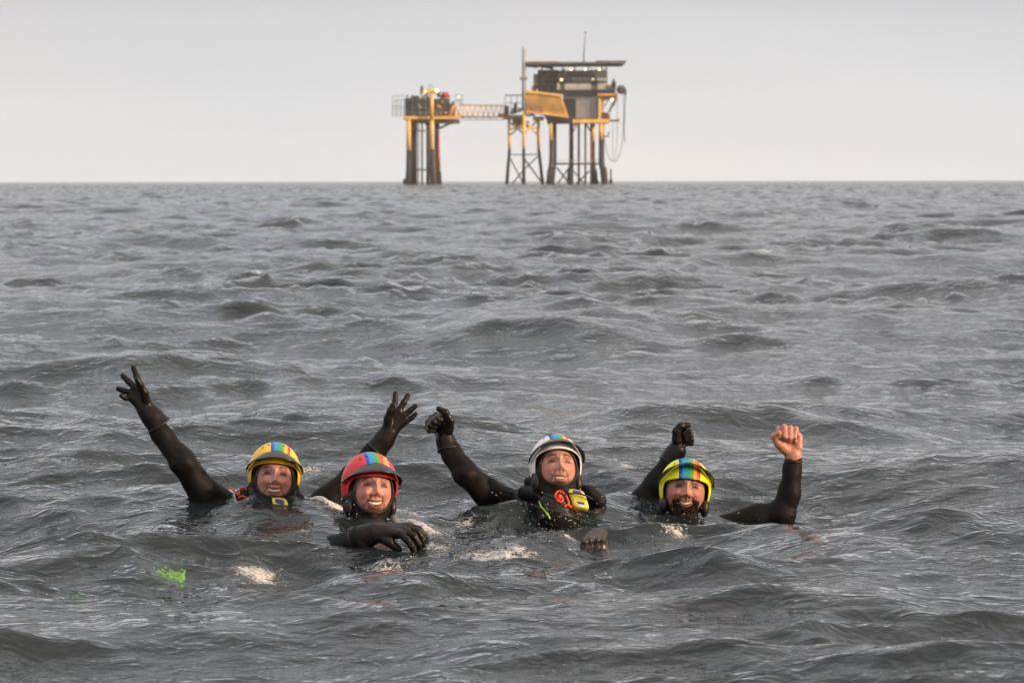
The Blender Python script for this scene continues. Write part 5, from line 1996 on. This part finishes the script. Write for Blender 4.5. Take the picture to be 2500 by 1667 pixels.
for cs_ in ([c3(330, 960), c3(420, 1080), c3(520, 1220), c3(560, 1400)], [c3(420, 1010), c3(560, 1060), c3(640, 1090), c3(760, 1180)], [c3(250, 1180), c3(420, 1250), c3(620, 1290), c3(860, 1330)]):
    tagged_tube('vest_strap', cs_, D - 0.08, 3.4, M_BLACK, parent=white, out=0.001)
SNAP[0] = None
# -- yellow helmet
D = 9.75
c1 = lambda x, y: (560 + x * 0.12115, 1060 + y * 0.12115)
sp_pr = [cap(P(*c1(225, 1220), D - 0.03), P(*c1(345, 1180), D - 0.03), 0.020, 0.022, 0.015), cap(P(*c1(260, 1300), D - 0.05), P(*c1(360, 1230), D - 0.03), 0.022, 0.022, 0.015)]
v, f = surf_nets(sp_pr, 0.005)
link('shoulder_strap', mesh_np('shoulder_strap', v, f), woman, [M_VEST])
sp_pr = [cap(P(*c1(1380, 1190), D - 0.01), P(*c1(1400, 1290), D - 0.04), 0.014, 0.017, 0.015), cap(P(*c1(1400, 1290), D - 0.04), P(*c1(1410, 1450), D - 0.07), 0.017, 0.018, 0.015)]
v, f = surf_nets(sp_pr, 0.005)
st_ = link('shoulder_strap', mesh_np('shoulder_strap', v, f), woman, [M_VEST])
SNAP[0] = torso_bvh(woman)
dW = min(depth_at(*c1(x_, y_), D - 0.1) for x_, y_ in ((880, 1260), (1020, 1330), (1150, 1330), (1000, 1420))) - 0.004
b2_, nn = round_plate('locator_beacon', [c1(850, 1240), c1(1150, 1285), c1(1215, 1500), c1(880, 1440)], dW, 0.020, M_BEACY, power=5, dds=(0.02, 0.02, -0.03, -0.03), dome=0.002)
tag(b2_, 'yellow and blue locator beacon half sunk below the yellow helmet', 'locator beacon')
round_plate('blue_panel', [c1(920, 1288), c1(1095, 1318), c1(1115, 1410), c1(930, 1375)], dW - 0.0045, 0.002, M_BEACB, b2_, power=6, dds=(0.010, 0.010, -0.014, -0.014))
oc2 = tagged_tube('orange_cord', [c1(-10, 1050), c1(60, 1110), c1(130, 1165), c1(195, 1225)], D - 0.06, 2.0, M_ORANGE,
                  'orange cord trailing over the water at the shoulder of the yellow helmeted swimmer', 'cord')
tagged_tube('loop', [c1(205, 1200), c1(205, 1120), c1(250, 1080), c1(310, 1088), c1(350, 1118)], D - 0.07, 1.9, M_ORANGE, parent=oc2)
tagged_tube('loop', [c1(185, 1280), c1(240, 1245), c1(330, 1262), c1(440, 1292), c1(500, 1303), c1(570, 1300)], D - 0.09, 2.0, M_ORANGE, parent=oc2)
SNAP[0] = None
for ch, (x, y), dd in (('E', (1365, 1220), 0.046), ('A', (1365, 1335), 0.068)):
    text_mesh('strap_letter', ch, P(*c1(x, y), D - dd - 0.004), 0.014, FACE @ Matrix.Rotation(R(-90), 4, 'Z'), M_GREYLET, st_)
# nose ring
nr = xf(M1, [[-0.0165 + 0.0035 * math.cos(t), -0.1095 + 0.002 * math.sin(t), -0.030 + 0.004 * math.sin(t)] for t in np.linspace(0, 6.28, 13)])
v, f = tube(nr, 0.0006, 5)
link('nose_ring', mesh_np('nose_ring', v, f), woman, [M_SILVER])

# -- red helmet: print on the glove, tube at the collar
gl_ = [c for c in red.children if c.name.startswith('glove')][0]
text_mesh('glove_print', 'GUL', P(946, 1303, 8.966), 0.0105, FACE, M_WHITE, gl_)
text_mesh('glove_mark', '#', P(934.5, 1303, 8.966), 0.010, FACE, M_REDLET, gl_) if False else None
q_, n_ = round_plate('glove_mark', [(932, 1301), (939, 1301), (939, 1306), (932, 1306)], 8.966, 0.001, M_REDLET, gl_, power=6)
tb = tagged_tube('inflation_tube', [(959, 1262, 0.02), (966, 1272), (976, 1283)], 9.42, 8.5, M_CLEAR, parent=red, n=6, ends=12)

# -- swim fins showing through the ripples


def fin(name, px, py, yaw, wid, ln, m, label, z=0.012, tilt=0.02):
    d = (HCAM - z) * FPX / (py - HOR)
    c = np.array([(px - 1250) / FPX * d, d, z])
    rows_ = []
    for t in np.linspace(0, 1, 42):
        w = wid * (0.55 + 0.45 * t) * (1 if t < 0.92 else 0.9)
        for u in np.linspace(-1, 1, 27):
            rib = 0.006 * (abs(abs(u) - 0.85) < 0.12)
            rows_.append((u * w / 2, (t - 0.5) * ln, rib - 0.010 * (1 - u * u) + tilt * (t - 0.5) + 0.01 * math.sin(t * 5)))
    a = np.array(rows_)
    cs_, sn_ = math.cos(yaw), math.sin(yaw)
    a = np.stack([a[:, 0] * cs_ - a[:, 1] * sn_, a[:, 0] * sn_ + a[:, 1] * cs_, a[:, 2]], 1) + c
    b = a - np.array([0, 0, 0.006])
    i, j = np.meshgrid(np.arange(41), np.arange(26), indexing='ij')
    f1 = np.stack([i * 27 + j, i * 27 + j + 1, (i + 1) * 27 + j + 1, (i + 1) * 27 + j], -1).reshape(-1, 4)
    f2 = f1[:, ::-1] + 42 * 27
    o_ = link(name, mesh_np(name, np.vstack([a, b]), [f1, f2]), None, [m])
    return tag(o_, label, 'swim fin')


M_FINL = mat('lime_fin_rubber', (0.15, 0.36, 0.055), 0.45, noise=0.25, nscale=25)
M_FING = mat('dark_green_fin_rubber', (0.05, 0.16, 0.055), 0.4, noise=0.3, nscale=25)
M_FINR = mat('dark_red_fin_rubber', (0.16, 0.025, 0.02), 0.4, noise=0.3, nscale=25)


# ------------------------------------------------------------------ fins, foam bubbles and spray
def sea_at(x, y):
    """displaced sea surface points for calm-water points"""
    x, y = np.asarray(x, dtype=np.float32), np.asarray(y, dtype=np.float32)
    a = np.full_like(x, 0.02)
    b = np.full_like(x, 0.008)
    ox_, oy_, oz_, fm_ = sea_disp(x, y, a, b)
    return np.stack([x + ox_, y + oy_, oz_], 1), fm_


def fin_z(px, py):
    d = HCAM * FPX / (py - HOR)
    x0 = (px - 1250) / FPX * d
    gx, gy = np.meshgrid(np.linspace(-0.1, 0.1, 5), np.linspace(-0.2, 0.2, 7))
    return float(np.mean(sea_at(x0 + gx.ravel(), d + gy.ravel())[0][:, 2]))


for args, dz in ((('swim_fin', 388, 1392, 0.2, 0.19, 0.44, M_FINL, 'bright lime green swim fin showing through the ripples at far left'), -0.011),
                 (('swim_fin', 225, 1446, -0.5, 0.15, 0.32, M_FING, 'dark green swim fin just awash left of the lime one'), -0.016),
                 (('swim_fin', 885, 1486, 1.2, 0.10, 0.30, M_FINR, 'dark red swim fin under the water below the red helmeted swimmer'), -0.016)):
    o_ = fin(*args)
    me = o_.data
    co = np.empty(len(me.vertices) * 3, dtype=np.float32)
    me.vertices.foreach_get('co', co)
    co = co.reshape(-1, 3)
    acc = 0
    for ax_ in (-0.06, 0.0, 0.06):
        for ay_ in (-0.07, 0.0, 0.07):
            acc = acc + sea_at(co[:, 0] + ax_, co[:, 1] + ay_)[0][:, 2]
    half_ = len(co) // 2
    zz = acc / 9 + dz
    zz[half_:] -= 0.006
    co[:, 2] = zz + (co[:, 2] - 0.012) * 0.3
    if 'lime' in o_['label'] or 'green' in o_['label']:
        co[:, 2] += 0.010 * np.sin(co[:, 0] * 190 + 2 * np.sin(co[:, 1] * 61)) * np.sin(co[:, 1] * 130 + 2 * np.sin(co[:, 0] * 97)) + 0.004 * np.sin(co[:, 0] * 210 + co[:, 1] * 150)
    me.vertices.foreach_set('co', co.ravel())
    me.update()

frg = np.random.default_rng(31)
ico = bpy.data.meshes.new('tmp')
bm = bmesh.new()
bmesh.ops.create_icosphere(bm, subdivisions=1, radius=1.0)
icoV = np.array([v.co[:] for v in bm.verts])
icoF = np.array([[v.index for v in f.verts] for f in bm.faces])
bm.free()


def blobs(name, pts, rad, m, squash=0.8):
    n = len(pts)
    sc = np.stack([rad, rad, rad * squash], 1)
    v = (icoV[None] * sc[:, None, :] + pts[:, None, :]).reshape(-1, 3)
    f = (icoF[None] + (np.arange(n) * len(icoV))[:, None, None]).reshape(-1, 3)
    return tag(_old_link(name, mesh_np(name, v, f), None, [m]), kind='stuff')


def foam_points(n):
    w = np.array([f_[2] * f_[3] for f_ in FOAMS])
    k = frg.choice(len(FOAMS), n, p=w / w.sum())
    fo = np.array(FOAMS)[k]
    r_ = np.abs(frg.normal(size=n)) * 0.55
    a_ = frg.random(n) * 6.283
    # bubbles gather along little curved drift lines
    xx = fo[:, 0] + r_ * np.cos(a_) * fo[:, 2]
    yy = fo[:, 1] + r_ * np.sin(a_) * fo[:, 2] * 1.2
    lane = np.sin(xx * 41 + 3 * np.sin(yy * 17)) + np.sin(yy * 33 + 2.5 * np.sin(xx * 23))
    keep = frg.random(n) < np.clip(0.15 + 0.6 * lane, 0.02, 1)
    return xx[keep], yy[keep]


M_BUB = mat('foam_bubble', (0.85, 0.86, 0.86), 0.06, spec=0.8)
M_BUB.node_tree.nodes['Principled BSDF'].inputs['Transmission Weight'].default_value = 0.55
M_BUB.node_tree.nodes['Principled BSDF'].inputs['IOR'].default_value = 1.25
fx, fy = foam_points(7000)
fp_, _m = sea_at(fx, fy)
blobs('foam', fp_, 0.0010 + 0.0034 * frg.random(len(fp_)) ** 3, M_BUB, 0.7)
# drops thrown up round the vests
cl = [(1390, 1272, 9.75, 40, 0.10, 0.06), (1350, 1262, 9.8, 26, 0.08, 0.05), (742, 1192, 10.2, 30, 0.05, 0.06), (835, 1256, 9.4, 30, 0.06, 0.05),
      (1045, 1335, 9.05, 24, 0.05, 0.04), (1215, 1352, 8.95, 40, 0.12, 0.05), (1396, 1316, 9.3, 26, 0.05, 0.05), (1655, 1300, 9.5, 26, 0.06, 0.04), (1560, 1170, 10.6, 20, 0.06, 0.05), (1020, 1250, 9.9, 26, 0.15, 0.03), (1740, 1270, 9.9, 16, 0.10, 0.03)]
dp, dr_ = [], []
for px, py, d, n, sx, sz in cl:
    b_ = P(px, py, d)
    for i in range(2 * n):
        dp.append(b_ + np.array([frg.normal() * sx, frg.normal() * sx, abs(frg.normal()) * sz]))
        dr_.append(0.0008 + 0.0018 * frg.random() ** 2)
blobs('spray', np.array(dp), np.array(dr_), M_BUB, 1.0)


# ------------------------------------------------------------------ thin sea haze over everything
hz_v, hz_f = (np.array([(x, y, z) for z in (-4.2, 62.0) for y in (-4300.0, 4300.0) for x in (-4300.0, 4300.0)]),
              np.array([(0, 2, 3, 1), (4, 5, 7, 6), (0, 1, 5, 4), (1, 3, 7, 5), (3, 2, 6, 7), (2, 0, 4, 6)]))
haze = _old_link('haze', mesh_np('haze', hz_v, hz_f, smooth=False), None)
mh = bpy.data.materials.new('haze')
mh.use_nodes = True
hn, hl = mh.node_tree.nodes, mh.node_tree.links
hn.clear()
ho = hn.new('ShaderNodeOutputMaterial')
hv = hn.new('ShaderNodeVolumePrincipled')
hv.inputs['Color'].default_value = (0.90, 0.95, 1.0, 1)
hv.inputs['Density'].default_value = 0.00008
hv.inputs['Anisotropy'].default_value = 0.0
hl.new(hv.outputs[0], ho.inputs['Volume'])
haze.data.materials.append(mh)
tag(haze, kind='stuff')
